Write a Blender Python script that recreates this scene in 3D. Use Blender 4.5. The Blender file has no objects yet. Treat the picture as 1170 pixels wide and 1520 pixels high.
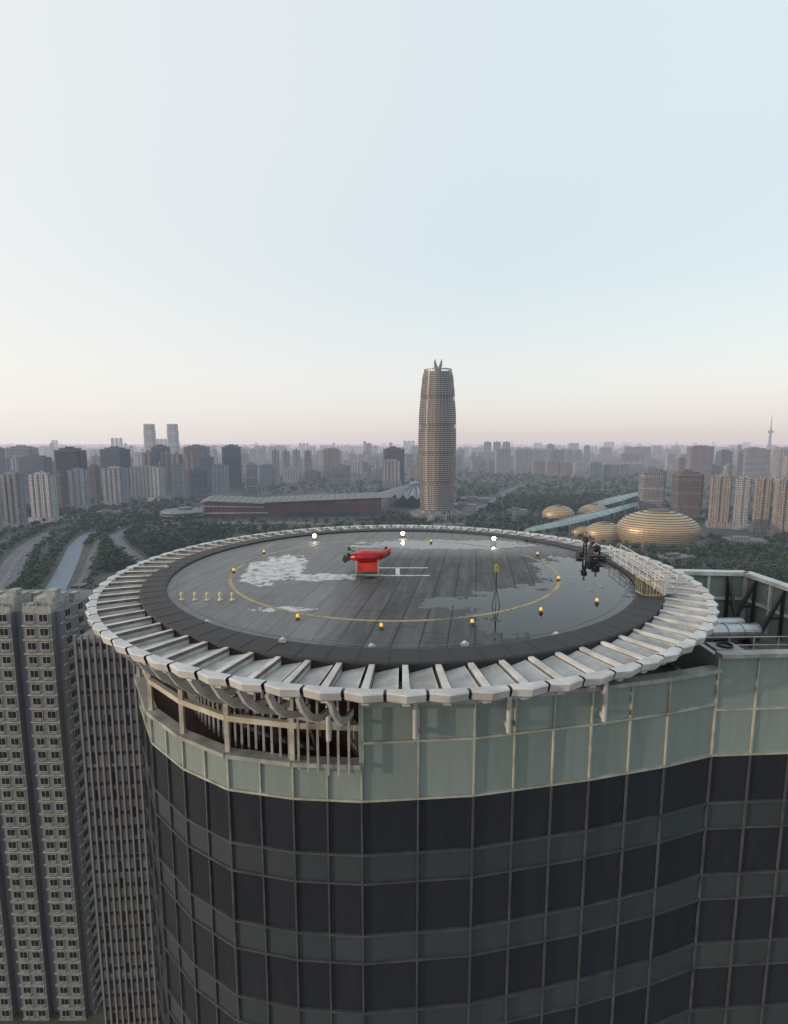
import bpy, math, random
from mathutils import Vector, Matrix, Euler
random.seed(7)
scene=bpy.context.scene
COL=scene.collection
CAMZ=130.0; F=782.0; PIT=math.atan(102/782.0)
def ray(X,Y):
    cx=(X-585)/F; cy=(760-Y)/F
    return Vector((cx, math.cos(PIT)+cy*math.sin(PIT), -math.sin(PIT)+cy*math.cos(PIT)))
def site(X,Y,z=0.0):
    d=ray(X,Y); t=(z-CAMZ)/d.z
    return Vector((d.x*t,d.y*t,z))
def height_at(X,Y,dist):
    d=ray(X,Y); return CAMZ+d.z*dist/d.y
# ------------------------------------------------------------------ materials
def nd(nt,t,**kw):
    n=nt.nodes.new(t)
    for k,v in kw.items(): setattr(n,k,v)
    return n
def setin(nt,sock,v):
    if isinstance(v,bpy.types.NodeSocket): nt.links.new(v,sock)
    else: sock.default_value=v
def ma(nt,op,a,b=None,c=None,clamp=False):
    n=nd(nt,'ShaderNodeMath',operation=op); n.use_clamp=clamp
    setin(nt,n.inputs[0],a)
    if b is not None: setin(nt,n.inputs[1],b)
    if c is not None: setin(nt,n.inputs[2],c)
    return n.outputs[0]
def mixc(nt,f,a,b,bt='MIX'):
    n=nd(nt,'ShaderNodeMix',data_type='RGBA',blend_type=bt)
    setin(nt,n.inputs[0],f)
    setin(nt,n.inputs[6],a if isinstance(a,bpy.types.NodeSocket) else (*a[:3],1))
    setin(nt,n.inputs[7],b if isinstance(b,bpy.types.NodeSocket) else (*b[:3],1))
    return n.outputs[2]
def noise(nt,vec,scale,detail=4,rough=.55,out=0):
    n=nd(nt,'ShaderNodeTexNoise'); n.inputs['Scale'].default_value=scale
    n.inputs['Detail'].default_value=detail; n.inputs['Roughness'].default_value=rough
    if vec is not None: nt.links.new(vec,n.inputs['Vector'])
    return n.outputs[out]
def ramp(nt,f,p0,p1):
    n=nd(nt,'ShaderNodeMapRange'); n.clamp=True
    setin(nt,n.inputs[0],f); n.inputs[1].default_value=p0; n.inputs[2].default_value=p1
    return n.outputs[0]
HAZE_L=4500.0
def newmat(name):
    m=bpy.data.materials.new(name); m.use_nodes=True
    nt=m.node_tree; nt.nodes.clear()
    return m,nt
def finish(m,nt,shader,haze=True):
    out=nd(nt,'ShaderNodeOutputMaterial')
    if haze:  # air haze painted as emission, mixed into the surface by distance from the pad
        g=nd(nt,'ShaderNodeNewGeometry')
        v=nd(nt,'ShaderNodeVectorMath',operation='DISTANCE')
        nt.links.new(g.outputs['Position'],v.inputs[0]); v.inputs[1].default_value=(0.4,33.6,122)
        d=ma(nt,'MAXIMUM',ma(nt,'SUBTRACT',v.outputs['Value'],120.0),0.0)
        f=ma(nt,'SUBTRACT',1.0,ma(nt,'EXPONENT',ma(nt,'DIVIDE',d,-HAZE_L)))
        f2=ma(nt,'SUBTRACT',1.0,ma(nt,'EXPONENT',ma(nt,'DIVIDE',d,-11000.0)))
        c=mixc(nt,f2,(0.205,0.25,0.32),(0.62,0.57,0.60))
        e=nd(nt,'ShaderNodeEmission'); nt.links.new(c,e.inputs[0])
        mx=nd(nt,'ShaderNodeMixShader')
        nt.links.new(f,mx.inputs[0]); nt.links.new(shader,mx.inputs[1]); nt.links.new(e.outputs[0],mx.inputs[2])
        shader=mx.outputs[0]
        m.cycles.emission_sampling='NONE'
    nt.links.new(shader,out.inputs[0])
    return m
def pbsdf(nt,col,rough=.6,metal=0.0,normal=None,ior=None,emis=None,estr=0):
    b=nd(nt,'ShaderNodeBsdfPrincipled')
    setin(nt,b.inputs['Base Color'],col if isinstance(col,bpy.types.NodeSocket) else (*col[:3],1))
    setin(nt,b.inputs['Roughness'],rough); setin(nt,b.inputs['Metallic'],metal)
    if normal is not None: nt.links.new(normal,b.inputs['Normal'])
    if ior is not None: setin(nt,b.inputs['IOR'],ior)
    if emis: b.inputs['Emission Color'].default_value=(*emis,1); b.inputs['Emission Strength'].default_value=estr
    return b.outputs[0]
def pos(nt): return nd(nt,'ShaderNodeNewGeometry').outputs['Position']
def bump(nt,h,s=.3,d=.05):
    n=nd(nt,'ShaderNodeBump'); n.inputs['Strength'].default_value=s; n.inputs['Distance'].default_value=d
    nt.links.new(h,n.inputs['Height']); return n.outputs[0]
def plain(name,col,rough=.6,metal=0,sc=1.0,amt=.35,haze=False,dirt=None,emis=None,estr=0):
    m,nt=newmat(name)
    p=pos(nt)
    n=noise(nt,p,sc)
    dk=tuple(c*(1-amt) for c in col) if dirt is None else dirt
    c=mixc(nt,ramp(nt,n,.35,.65),dk,col)
    n2=noise(nt,p,sc*7,3)
    c=mixc(nt,ma(nt,'MULTIPLY',n2,amt*.6),c,tuple(x*.55 for x in col))
    s=pbsdf(nt,c,ma(nt,'MULTIPLY_ADD',n,.25,max(0,rough-.12)),metal,bump(nt,n2,.12,.02),emis=emis,estr=estr)
    return finish(m,nt,s,haze)
def facade(name,wall,glass,bay=3.4,flo=3.1,wf=.5,hf=.5,strip=.0,grough=.18,band=.0):
    m,nt=newmat(name)
    uv=nd(nt,'ShaderNodeUVMap').outputs[0]
    sx=nd(nt,'ShaderNodeSeparateXYZ'); nt.links.new(uv,sx.inputs[0])
    u,v=sx.outputs[0],sx.outputs[1]
    fu=ma(nt,'FRACT',ma(nt,'DIVIDE',u,bay)); fv=ma(nt,'FRACT',ma(nt,'DIVIDE',v,flo))
    mu=ma(nt,'LESS_THAN',ma(nt,'ABSOLUTE',ma(nt,'SUBTRACT',fu,.5)),wf/2)
    mv=ma(nt,'LESS_THAN',ma(nt,'ABSOLUTE',ma(nt,'SUBTRACT',fv,.5)),hf/2)
    w=ma(nt,'MULTIPLY',mu,mv)
    cb=nd(nt,'ShaderNodeCombineXYZ')
    nt.links.new(ma(nt,'FLOOR',ma(nt,'DIVIDE',u,bay)),cb.inputs[0]); nt.links.new(ma(nt,'FLOOR',ma(nt,'DIVIDE',v,flo)),cb.inputs[1])
    wn=nd(nt,'ShaderNodeTexWhiteNoise'); nt.links.new(cb.outputs[0],wn.inputs[0])
    rnd=wn.outputs[0]
    oi=nd(nt,'ShaderNodeObjectInfo').outputs['Random']
    p=pos(nt); n=noise(nt,p,.05,5)
    wc=mixc(nt,ma(nt,'MULTIPLY',oi,.65),wall,tuple(c*.58 for c in wall))
    wc=mixc(nt,ramp(nt,n,.3,.7),wc,mixc(nt,1.0,wc,(.8,.78,.8),'MULTIPLY'))
    if strip>0:
        fs=ma(nt,'FRACT',ma(nt,'DIVIDE',u,bay*3.0))
        ms=ma(nt,'LESS_THAN',fs,strip)
        wc=mixc(nt,ma(nt,'MULTIPLY',ms,.7),wc,tuple(c*.45 for c in wall))
    if band>0:
        fb=ma(nt,'LESS_THAN',ma(nt,'FRACT',ma(nt,'DIVIDE',v,flo*6)),.12)
        wc=mixc(nt,ma(nt,'MULTIPLY',fb,band),wc,tuple(min(1,c*1.7) for c in wall))
    gc=mixc(nt,rnd,tuple(c*.55 for c in glass),tuple(min(1,c*1.5) for c in glass))
    gc=mixc(nt,ma(nt,'GREATER_THAN',rnd,.9),gc,tuple(min(1,c*.7) for c in wall))
    g=nd(nt,'ShaderNodeNewGeometry'); sn=nd(nt,'ShaderNodeSeparateXYZ'); nt.links.new(g.outputs['Normal'],sn.inputs[0])
    isw=ma(nt,'LESS_THAN',ma(nt,'ABSOLUTE',sn.outputs[2]),.5)
    w=ma(nt,'MULTIPLY',w,isw)
    wc=mixc(nt,isw,mixc(nt,ramp(nt,noise(nt,p,.12,4),.35,.65),(.09,.09,.1),(.2,.19,.19)),wc)
    col=mixc(nt,w,wc,gc)
    s=pbsdf(nt,col,ma(nt,'MULTIPLY_ADD',w,grough-.75,.75))
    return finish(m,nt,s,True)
M={}
M['res_grey']=facade('residential_grey_facade',(.31,.325,.35),(.06,.07,.085),3.3,3.0,.5,.48,.28)
M['res_beige']=facade('residential_beige_facade',(.40,.345,.31),(.06,.065,.075),3.6,3.0,.5,.5,.25)
M['res_pink']=facade('residential_brown_facade',(.26,.21,.20),(.05,.05,.06),3.2,3.0,.5,.52,.22)
M['res_white']=facade('residential_white_facade',(.46,.455,.46),(.08,.09,.11),3.4,3.1,.5,.5,.22)
M['off_dark']=facade('office_dark_glass_facade',(.06,.065,.08),(.035,.045,.065),3.0,3.9,.82,.7,0,.12,.5)
M['off_blue']=facade('office_blue_glass_facade',(.14,.165,.20),(.06,.085,.12),2.6,3.8,.8,.62,0,.12,.3)
M['off_brown']=facade('office_brown_facade',(.16,.13,.12),(.04,.045,.055),3.2,3.8,.6,.66,0,.15,.5)
M['off_stone']=facade('office_stone_facade',(.26,.255,.26),(.05,.06,.075),3.4,3.8,.55,.6,.0,.15,.5)
FM=['res_grey','res_beige','res_pink','res_white','off_dark','off_blue','off_brown','off_stone']
M['roof']=plain('roof_concrete',(.2,.2,.2),.85,sc=.2,haze=True)
M['white_steel']=plain('weathered_white_steel',(.58,.58,.58),.45,sc=.9,amt=.35,dirt=(.38,.375,.36))
M['fin']=plain('weathered_fin_paint',(.60,.60,.59),.5,sc=1.1,amt=.3,dirt=(.36,.35,.33))
M['fin_web']=plain('fin_web_paint',(.45,.46,.45),.55,sc=1.3,amt=.3,dirt=(.27,.26,.24))
M['rust']=plain('rust_stained_edge',(.20,.15,.125),.8,sc=2.5,amt=.5)
M['soffit']=plain('soffit_sheet',(.40,.42,.41),.55,sc=1.2,amt=.3,dirt=(.24,.245,.23))
M['trim']=plain('grey_trim',(.36,.38,.37),.55,sc=1.2,amt=.4,dirt=(.2,.2,.19))
M['black']=plain('black_rubber',(.024,.024,.028),.62,sc=1.5,amt=.4)
M['dark']=plain('dark_steel',(.04,.04,.045),.5,sc=2,amt=.3)
M['red']=plain('red_shell_paint',(.50,.012,.018),.4,sc=1.5,amt=.25)
M['orange']=plain('red_tank_plastic',(.58,.04,.02),.5,sc=2,amt=.2)
M['yellow']=plain('yellow_paint',(.42,.31,.08),.6,sc=3,amt=.5)
M['pale_amber']=plain('pale_amber_plastic',(.62,.50,.25),.45,sc=4,amt=.3)
M['cream']=plain('cream_steel',(.52,.50,.43),.5,sc=1.2,amt=.35,dirt=(.34,.30,.23))
M['mull_light']=plain('pale_mullion',(.42,.44,.40),.5,sc=1.2,amt=.35,dirt=(.27,.26,.21))
M['mull_dark']=plain('dark_mullion',(.07,.075,.085),.5,sc=1.2,amt=.35)
M['silver']=plain('silver_duct',(.55,.56,.58),.35,.9,sc=1.2,amt=.3)
M['skin']=plain('skin',(.42,.26,.19),.6,sc=5,amt=.1)
M['hair']=plain('black_hair',(.01,.01,.012),.6,sc=9,amt=.3)
M['cloth_dark']=plain('dark_cloth',(.03,.032,.04),.9,sc=5,amt=.4)
M['cloth_grey']=plain('grey_cloth',(.10,.10,.11),.9,sc=5,amt=.4)
M['hivis']=plain('dull_olive_plastic',(.28,.27,.08),.5,sc=5,amt=.3)
M['amber']=plain('amber_lens',(.7,.34,.05),.3,emis=(1,.5,.1),estr=.7,sc=5,amt=.1)
M['lamp']=plain('lit_lamp_lens',(1,.95,.85),.3,emis=(1,.9,.70),estr=30,sc=5,amt=.05)
M['redbrown']=plain('red_brown_floor',(.10,.045,.035),.8,sc=.8,amt=.5)
M['bark']=plain('bark',(.07,.05,.04),.9,haze=True,sc=2)
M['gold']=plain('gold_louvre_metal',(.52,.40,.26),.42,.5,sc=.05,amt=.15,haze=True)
M['gold_dark']=plain('dark_gold_metal',(.14,.11,.075),.6,.2,sc=.1,amt=.2,haze=True)  # darker gold between the louvres and on the skylight caps
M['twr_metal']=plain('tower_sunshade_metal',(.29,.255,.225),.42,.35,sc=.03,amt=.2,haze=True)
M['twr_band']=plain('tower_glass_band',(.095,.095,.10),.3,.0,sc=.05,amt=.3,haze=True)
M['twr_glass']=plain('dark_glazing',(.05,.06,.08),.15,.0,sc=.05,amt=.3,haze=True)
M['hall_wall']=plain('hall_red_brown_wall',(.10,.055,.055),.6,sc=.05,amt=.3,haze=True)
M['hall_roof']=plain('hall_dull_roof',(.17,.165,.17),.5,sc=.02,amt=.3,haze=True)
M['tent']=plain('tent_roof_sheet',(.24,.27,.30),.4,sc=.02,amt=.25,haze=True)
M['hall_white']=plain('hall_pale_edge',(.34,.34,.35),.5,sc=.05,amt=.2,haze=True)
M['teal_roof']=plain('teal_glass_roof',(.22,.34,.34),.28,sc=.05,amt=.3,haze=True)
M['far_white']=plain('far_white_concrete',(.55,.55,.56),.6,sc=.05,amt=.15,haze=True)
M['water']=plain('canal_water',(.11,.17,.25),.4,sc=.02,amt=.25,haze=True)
def leaf(name,c1,c2):
    m,nt=newmat(name); p=pos(nt)
    n=noise(nt,p,.35,3); n2=noise(nt,p,.012,4)
    oi=nd(nt,'ShaderNodeObjectInfo').outputs['Random']
    c=mixc(nt,ramp(nt,n,.35,.65),c1,c2)
    c=mixc(nt,ramp(nt,n2,.35,.65),c,mixc(nt,1.0,c,(.62,.75,.7),'MULTIPLY'))
    c=mixc(nt,ma(nt,'MULTIPLY',oi,.5),c,mixc(nt,1.0,c,(.7,.85,.6),'MULTIPLY'))
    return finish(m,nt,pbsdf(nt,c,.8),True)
M['leaf']=leaf('foliage',(.026,.042,.020),(.062,.088,.038))
M['leaf2']=leaf('foliage_dark',(.018,.032,.018),(.042,.066,.032))
m,nt=newmat('ground_city'); p=pos(nt)
n1=noise(nt,p,.004,6); n2=noise(nt,p,.03,5); n3=noise(nt,p,.3,4)
c=mixc(nt,ramp(nt,n1,.42,.58),(.035,.05,.028),(.085,.085,.08))
c=mixc(nt,ramp(nt,n2,.45,.62),c,(.05,.065,.035))
c=mixc(nt,ramp(nt,n3,.4,.7),c,(.10,.095,.085))
M['ground']=finish(m,nt,pbsdf(nt,c,.9),True)
def roadmat(name,base,w):
    m,nt=newmat(name)
    uv=nd(nt,'ShaderNodeUVMap').outputs[0]; s=nd(nt,'ShaderNodeSeparateXYZ'); nt.links.new(uv,s.inputs[0])
    u,v=s.outputs[0],s.outputs[1]
    lane=ma(nt,'LESS_THAN',ma(nt,'ABSOLUTE',ma(nt,'SUBTRACT',ma(nt,'FRACT',ma(nt,'DIVIDE',u,3.6)),.5)),.03)
    dash=ma(nt,'LESS_THAN',ma(nt,'FRACT',ma(nt,'DIVIDE',v,12.)),.45)
    edge=ma(nt,'LESS_THAN',ma(nt,'ABSOLUTE',ma(nt,'SUBTRACT',ma(nt,'ABSOLUTE',u),w/2-.6)),.12)
    mid=ma(nt,'LESS_THAN',ma(nt,'ABSOLUTE',u),.14)
    mk=ma(nt,'MAXIMUM',ma(nt,'MULTIPLY',lane,dash),ma(nt,'MAXIMUM',edge,mid))
    p=pos(nt); n=noise(nt,p,.15,5)
    c=mixc(nt,n,tuple(b*.7 for b in base),tuple(b*1.25 for b in base))
    c=mixc(nt,ma(nt,'MULTIPLY',mk,.8),c,(.55,.55,.52))
    return finish(m,nt,pbsdf(nt,c,.8),True)
M['road']=roadmat('asphalt_road',(.12,.125,.14),18)
M['pave']=plain('pavement_stone',(.17,.17,.165),.85,sc=.1,amt=.3,haze=True)
# deck material
m,nt=newmat('wet_dark_deck'); p=pos(nt)
mp=nd(nt,'ShaderNodeMapping'); mp.inputs['Rotation'].default_value=(0,0,math.radians(9)); nt.links.new(p,mp.inputs[0])
s=nd(nt,'ShaderNodeSeparateXYZ'); nt.links.new(mp.outputs[0],s.inputs[0])
sp=nd(nt,'ShaderNodeSeparateXYZ'); nt.links.new(p,sp.inputs[0])
seam=ma(nt,'LESS_THAN',ma(nt,'FRACT',ma(nt,'DIVIDE',s.outputs[0],1.1)),.065)
rowid=ma(nt,'FLOOR',ma(nt,'DIVIDE',s.outputs[0],1.1))
sheet=nd(nt,'ShaderNodeTexWhiteNoise'); sheet.noise_dimensions='1D'
nt.links.new(rowid,sheet.inputs['W'])
yy=ma(nt,'ADD',ma(nt,'DIVIDE',s.outputs[1],4.5),ma(nt,'MULTIPLY',sheet.outputs[0],3.0))
seam2=ma(nt,'LESS_THAN',ma(nt,'FRACT',yy),.012)
cb=nd(nt,'ShaderNodeCombineXYZ'); nt.links.new(rowid,cb.inputs[0]); nt.links.new(ma(nt,'FLOOR',yy),cb.inputs[1])
tile=nd(nt,'ShaderNodeTexWhiteNoise'); nt.links.new(cb.outputs[0],tile.inputs[0])
na=noise(nt,p,.45,7,.62); nb=noise(nt,p,1.9,8,.68); nc=noise(nt,p,18,3)
st=nd(nt,'ShaderNodeMapping'); st.inputs['Scale'].default_value=(2.2,.22,1); nt.links.new(mp.outputs[0],st.inputs[0]); ns=noise(nt,st.outputs[0],1.0,6,.65)
mask=None
PUD=[(-7.6,33.2,1.6,3.4,.35),(-4.2,31.0,2.3,.7,.35),(4.4,41.4,5.2,1.5,.8),(4.4,25.8,2.9,1.1,.2),(8.9,24.6,4.0,3.4,.9),(11.6,31.8,2.2,3.6,.6),(-5.5,24.8,1.3,.4,.1),(10.4,28.3,2.0,1.6,.5),(-1.5,40.6,2.0,.5,.1),(5.2,22.6,1.6,1.0,.1)]
for (cx,cy,a,b,bo) in PUD:
    e1=ma(nt,'POWER',ma(nt,'DIVIDE',ma(nt,'SUBTRACT',sp.outputs[0],cx),a),2.0)
    e2=ma(nt,'POWER',ma(nt,'DIVIDE',ma(nt,'SUBTRACT',sp.outputs[1],cy),b),2.0)
    q=ma(nt,'SUBTRACT',1.0+bo,ma(nt,'ADD',e1,e2))
    mask=q if mask is None else ma(nt,'MAXIMUM',mask,q)
mask=ma(nt,'MAXIMUM',mask,-1.7)
f=ma(nt,'ADD',mask,ma(nt,'MULTIPLY',ma(nt,'SUBTRACT',na,.5),3.6))
f=ma(nt,'ADD',f,ma(nt,'MULTIPLY',ma(nt,'SUBTRACT',nb,.5),4.2))
f=ma(nt,'SUBTRACT',f,ma(nt,'MULTIPLY',seam,.3))
wet=ramp(nt,f,.05,.10); damp=ramp(nt,f,-1.2,.1)
col=mixc(nt,ramp(nt,na,.35,.65),(.034,.034,.039),(.062,.062,.067))
col=mixc(nt,ma(nt,'MULTIPLY',tile.outputs[0],.5),col,(.084,.083,.088))
col=mixc(nt,ma(nt,'MULTIPLY',ramp(nt,ns,.48,.75),.85),col,(.13,.125,.125))
col=mixc(nt,ma(nt,'MULTIPLY',ramp(nt,ns,.48,.25),.7),col,(.020,.020,.023))
col=mixc(nt,ma(nt,'MULTIPLY',ramp(nt,nb,.56,.72),.5),col,(.14,.135,.13))
col=mixc(nt,ma(nt,'MULTIPLY',ma(nt,'MAXIMUM',seam,seam2),.9),col,(.008,.008,.010))
col=mixc(nt,ma(nt,'MULTIPLY',damp,.6),col,(.020,.020,.023))
edge=ma(nt,'MULTIPLY',ramp(nt,f,-.3,0.0),ma(nt,'SUBTRACT',1.0,wet))
col=mixc(nt,ma(nt,'MULTIPLY',edge,.5),col,(.012,.012,.014))
col=mixc(nt,wet,col,(.010,.011,.014))
rg=ma(nt,'MULTIPLY_ADD',damp,-.14,.66)
rg=ma(nt,'MULTIPLY',rg,ma(nt,'SUBTRACT',1.0,ma(nt,'MULTIPLY',wet,.985)))
h=ma(nt,'MULTIPLY',ma(nt,'ADD',nb,ma(nt,'MULTIPLY',nc,.6)),ma(nt,'SUBTRACT',1.0,wet))
film=ma(nt,'MAXIMUM',ramp(nt,sp.outputs[0],-1.5,-3.5),ramp(nt,sp.outputs[1],36,39))
painted_refl=ma(nt,'MULTIPLY',ma(nt,'MULTIPLY',wet,ramp(nt,sp.outputs[0],-1.5,-3.5)),ramp(nt,nb,.40,.56))
col=mixc(nt,ma(nt,'MULTIPLY',painted_refl,.9),col,(.42,.42,.42))  # pale sky reflection painted into the colour of the left-hand water
sh=pbsdf(nt,col,rg,0,bump(nt,h,.4,.03),ior=ma(nt,'ADD',1.42,ma(nt,'MULTIPLY',film,.9)))
M['deck']=finish(m,nt,sh,False)
def glassmat(name,col,rough,var=.5,dirt=(.10,.095,.08)):
    m,nt=newmat(name); uv=nd(nt,'ShaderNodeUVMap').outputs[0]
    wn=nd(nt,'ShaderNodeTexWhiteNoise'); nt.links.new(uv,wn.inputs[0])
    p=pos(nt); n=noise(nt,p,.6,5)
    c=mixc(nt,ma(nt,'MULTIPLY',wn.outputs[0],var),col,tuple(x*.5 for x in col))
    mp=nd(nt,'ShaderNodeMapping'); mp.inputs['Scale'].default_value=(2,2,.2); nt.links.new(p,mp.inputs[0])
    c=mixc(nt,ma(nt,'MULTIPLY',ramp(nt,noise(nt,mp.outputs[0],1.3,5),.45,.75),.4),c,dirt)
    return finish(m,nt,pbsdf(nt,c,ma(nt,'MULTIPLY_ADD',n,.2,rough)),False)
M['teal']=glassmat('teal_spandrel_panel',(.23,.285,.275),.2,.35,(.15,.16,.13))
M['teal_low']=glassmat('dark_teal_spandrel',(.05,.062,.072),.2,.5,(.045,.045,.048))
M['navy']=glassmat('dark_vision_glass',(.024,.028,.038),.09,.6,(.035,.035,.04))
M['grey_panel']=glassmat('grey_wall_panel',(.17,.18,.205),.4,.3)
M['pale_wall']=glassmat('pale_grey_wall_panel',(.22,.22,.225),.4,.3)
# ------------------------------------------------------------------ mesh builder
class MB:
    def __init__(s): s.v=[];s.f=[];s.uv=[];s.mi=[]
    def face(s,pts,mi=0,uv=None):
        b=len(s.v); s.v+= [tuple(p) for p in pts]; s.f.append(tuple(range(b,b+len(pts)))); s.mi.append(mi)
        s.uv.append(uv if uv else [(p[0],p[1]) for p in pts])
    def prism(s,poly,z0,z1,mi=0,mtop=None,cap=True,bottom=False,poly2=None):
        top=poly2 or poly; n=len(poly); L=0
        for i in range(n):
            a=poly[i]; b=poly[(i+1)%n]; c=top[(i+1)%n]; d=top[i]
            l=math.hypot(b[0]-a[0],b[1]-a[1])
            s.face([(a[0],a[1],z0),(b[0],b[1],z0),(c[0],c[1],z1),(d[0],d[1],z1)],mi,[(L,z0),(L+l,z0),(L+l,z1),(L,z1)])
            L+=l
        if cap: s.face([(p[0],p[1],z1) for p in top],mi if mtop is None else mtop)
        if bottom: s.face([(p[0],p[1],z0) for p in reversed(poly)],mi)
    def box(s,cx,cy,cz,sx,sy,sz,mi=0,yaw=0,mat=None):
        c,sn=math.cos(yaw),math.sin(yaw)
        P=[]
        for (x,y) in ((-1,-1),(1,-1),(1,1),(-1,1)):
            x*=sx/2;y*=sy/2; P.append((cx+x*c-y*sn,cy+x*sn+y*c))
        s.prism(P,cz-sz/2,cz+sz/2,mi,bottom=True)
    def beam(s,a,b,w,h=None,mi=0,up=(0,0,1)):
        a=Vector(a);b=Vector(b);h=h or w; d=(b-a)
        if d.length<1e-6:return
        d.normalize(); u=Vector(up)
        if abs(d.dot(u))>.98:u=Vector((1,0,0))
        r=d.cross(u).normalized(); u=r.cross(d)
        q=[r*(sx*w/2)+u*(sy*h/2) for sx,sy in((-1,-1),(1,-1),(1,1),(-1,1))]
        A=[a+k for k in q];B=[b+k for k in q]
        for i in range(4):
            j=(i+1)%4; s.face([A[j],A[i],B[i],B[j]],mi)
        s.face(A,mi); s.face(B[::-1],mi)
    def tube(s,pts,rad,n=8,mi=0,cap=True):
        pts=[Vector(p) for p in pts]; R=rad if isinstance(rad,(list,tuple)) else [rad]*len(pts)
        rings=[]
        for i,p in enumerate(pts):
            d=(pts[min(i+1,len(pts)-1)]-pts[max(i-1,0)]).normalized()
            u=Vector((0,0,1)) if abs(d.z)<.95 else Vector((1,0,0))
            r=d.cross(u).normalized(); u=r.cross(d)
            rings.append([p+(r*math.cos(2*math.pi*k/n)+u*math.sin(2*math.pi*k/n))*R[i] for k in range(n)])
        for i in range(len(rings)-1):
            for k in range(n):
                j=(k+1)%n; s.face([rings[i][j],rings[i][k],rings[i+1][k],rings[i+1][j]],mi)
        if cap: s.face(rings[0],mi); s.face(rings[-1][::-1],mi)
    def lathe(s,prof,n=32,mi=0,c=(0,0),mis=None,rf=None):
        for i in range(len(prof)-1):
            (r0,z0),(r1,z1)=prof[i],prof[i+1]; mm=mis[i] if mis else mi
            for k in range(n):
                a0=2*math.pi*k/n;a1=2*math.pi*(k+1)/n
                f0=rf(a0) if rf else 1; f1=rf(a1) if rf else 1
                pts=[(c[0]+r0*f0*math.cos(a0),c[1]+r0*f0*math.sin(a0),z0),(c[0]+r0*f1*math.cos(a1),c[1]+r0*f1*math.sin(a1),z0),
                     (c[0]+r1*f1*math.cos(a1),c[1]+r1*f1*math.sin(a1),z1),(c[0]+r1*f0*math.cos(a0),c[1]+r1*f0*math.sin(a0),z1)]
                if r1<1e-6: pts=pts[:3]
                elif r0<1e-6: pts=[pts[0],pts[2],pts[3]]
                s.face(pts,mm)
    def ellipsoid(s,c,r,n=12,m2=8,mi=0,fn=None):
        G=[]
        for i in range(m2+1):
            t=math.pi*i/m2; row=[]
            for k in range(n):
                a=2*math.pi*k/n; d=Vector((math.sin(t)*math.cos(a),math.sin(t)*math.sin(a),-math.cos(t)))
                q=Vector((d.x*r[0],d.y*r[1],d.z*r[2]))
                if fn:q=fn(d,q)
                row.append(Vector(c)+q)
            G.append(row)
        for i in range(m2):
            for k in range(n):
                j=(k+1)%n; s.face([G[i][k],G[i][j],G[i+1][j],G[i+1][k]],mi)
    def build(s,name,mats,parent=None,loc=(0,0,0),rot=0,smooth=False,merge=False):
        me=bpy.data.meshes.new(name); me.from_pydata(s.v,[],s.f)
        for k in mats: me.materials.append(M[k])
        me.polygons.foreach_set('material_index',s.mi)
        uvl=me.uv_layers.new(name='UVMap')
        flat=[]
        for q in s.uv:
            for a in q: flat+= [a[0],a[1]]
        uvl.data.foreach_set('uv',flat)
        if merge or smooth:
            import bmesh
            bm=bmesh.new(); bm.from_mesh(me); bmesh.ops.remove_doubles(bm,verts=bm.verts,dist=1e-4); bm.to_mesh(me); bm.free()
        if smooth:
            for pz in me.polygons: pz.use_smooth=True
        me.update()
        o=bpy.data.objects.new(name,me); o.location=loc; o.rotation_euler=(0,0,rot); COL.objects.link(o)
        if parent: o.parent=parent
        return o
def top(o,label,cat,group=None):
    o['label']=label;o['category']=cat
    if group:o['group']=group
    return o
def empty(name,loc,rot=0):
    o=bpy.data.objects.new(name,None); o.location=loc;o.rotation_euler=(0,0,rot); o.empty_display_size=.5; COL.objects.link(o); return o
def inst(src,parent=None,loc=None,rot=None,name=None,scale=None):
    o=src.copy(); COL.objects.link(o); o.parent=parent
    if loc is not None:o.location=loc
    if rot is not None:o.rotation_euler=(0,0,rot)
    if scale is not None:o.scale=(scale,)*3
    return o
# ------------------------------------------------------------------ ground & roads
b=MB(); S=60000
b.face([(-S,-3000,0),(S,-3000,0),(S,S*1.4,0),(-S,S*1.4,0)])
g=b.build('ground',['ground']); g['kind']='structure'
ROADS=[]
def smooth_line(P,n=8):
    out=[]
    for i in range(len(P)-1):
        p0=P[max(i-1,0)];p1=P[i];p2=P[i+1];p3=P[min(i+2,len(P)-1)]
        for k in range(n):
            t=k/n
            out.append(.5*((2*p1)+(p2-p0)*t+(2*p0-5*p1+4*p2-p3)*t*t+(3*p1-p0-3*p2+p3)*t**3))
    out.append(P[-1]); return out
def strip(name,pix,width,mat,z,pave=0):
    L=smooth_line([site(*q) for q in pix]); ROADS.append((L,width/2+pave+3))
    def make(nm,o0,o1,mt,zz,drop=0):
        b=MB(); s=0
        for i in range(len(L)-1):
            a=L[i];c=L[i+1]
            def off(i,o):
                d=(L[min(i+1,len(L)-1)]-L[max(i-1,0)]).normalized(); nn=Vector((d.y,-d.x,0)); q=L[i]+nn*o; return (q.x,q.y,zz)
            l=(c-a).length
            b.face([off(i,o0),off(i,o1),off(i+1,o1),off(i+1,o0)],0,[(o0,s),(o1,s),(o1,s+l),(o0,s+l)])
            if drop:
                for o in (o0,o1):
                    A=off(i,o);B=off(i+1,o)
                    b.face([A,B,(B[0],B[1],zz-drop),(A[0],A[1],zz-drop)],0)
            s+=l
        o=b.build(nm,[mt]); o['kind']='structure'; return o
    make(name,width/2,-width/2,mat,z)
    if pave:
        make('pavement',width/2+pave,width/2,'pave',z+.14,.3); make('pavement',-width/2,-width/2-pave,'pave',z+.14,.3)
strip('road',[(-30,915),(5,864),(30,824),(62,799),(112,780),(190,768),(290,762)],17,'road',.12,2.5)
strip('road',[(-60,850),(-10,812),(40,790),(100,770),(160,761)],11,'road',.16,2)
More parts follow.
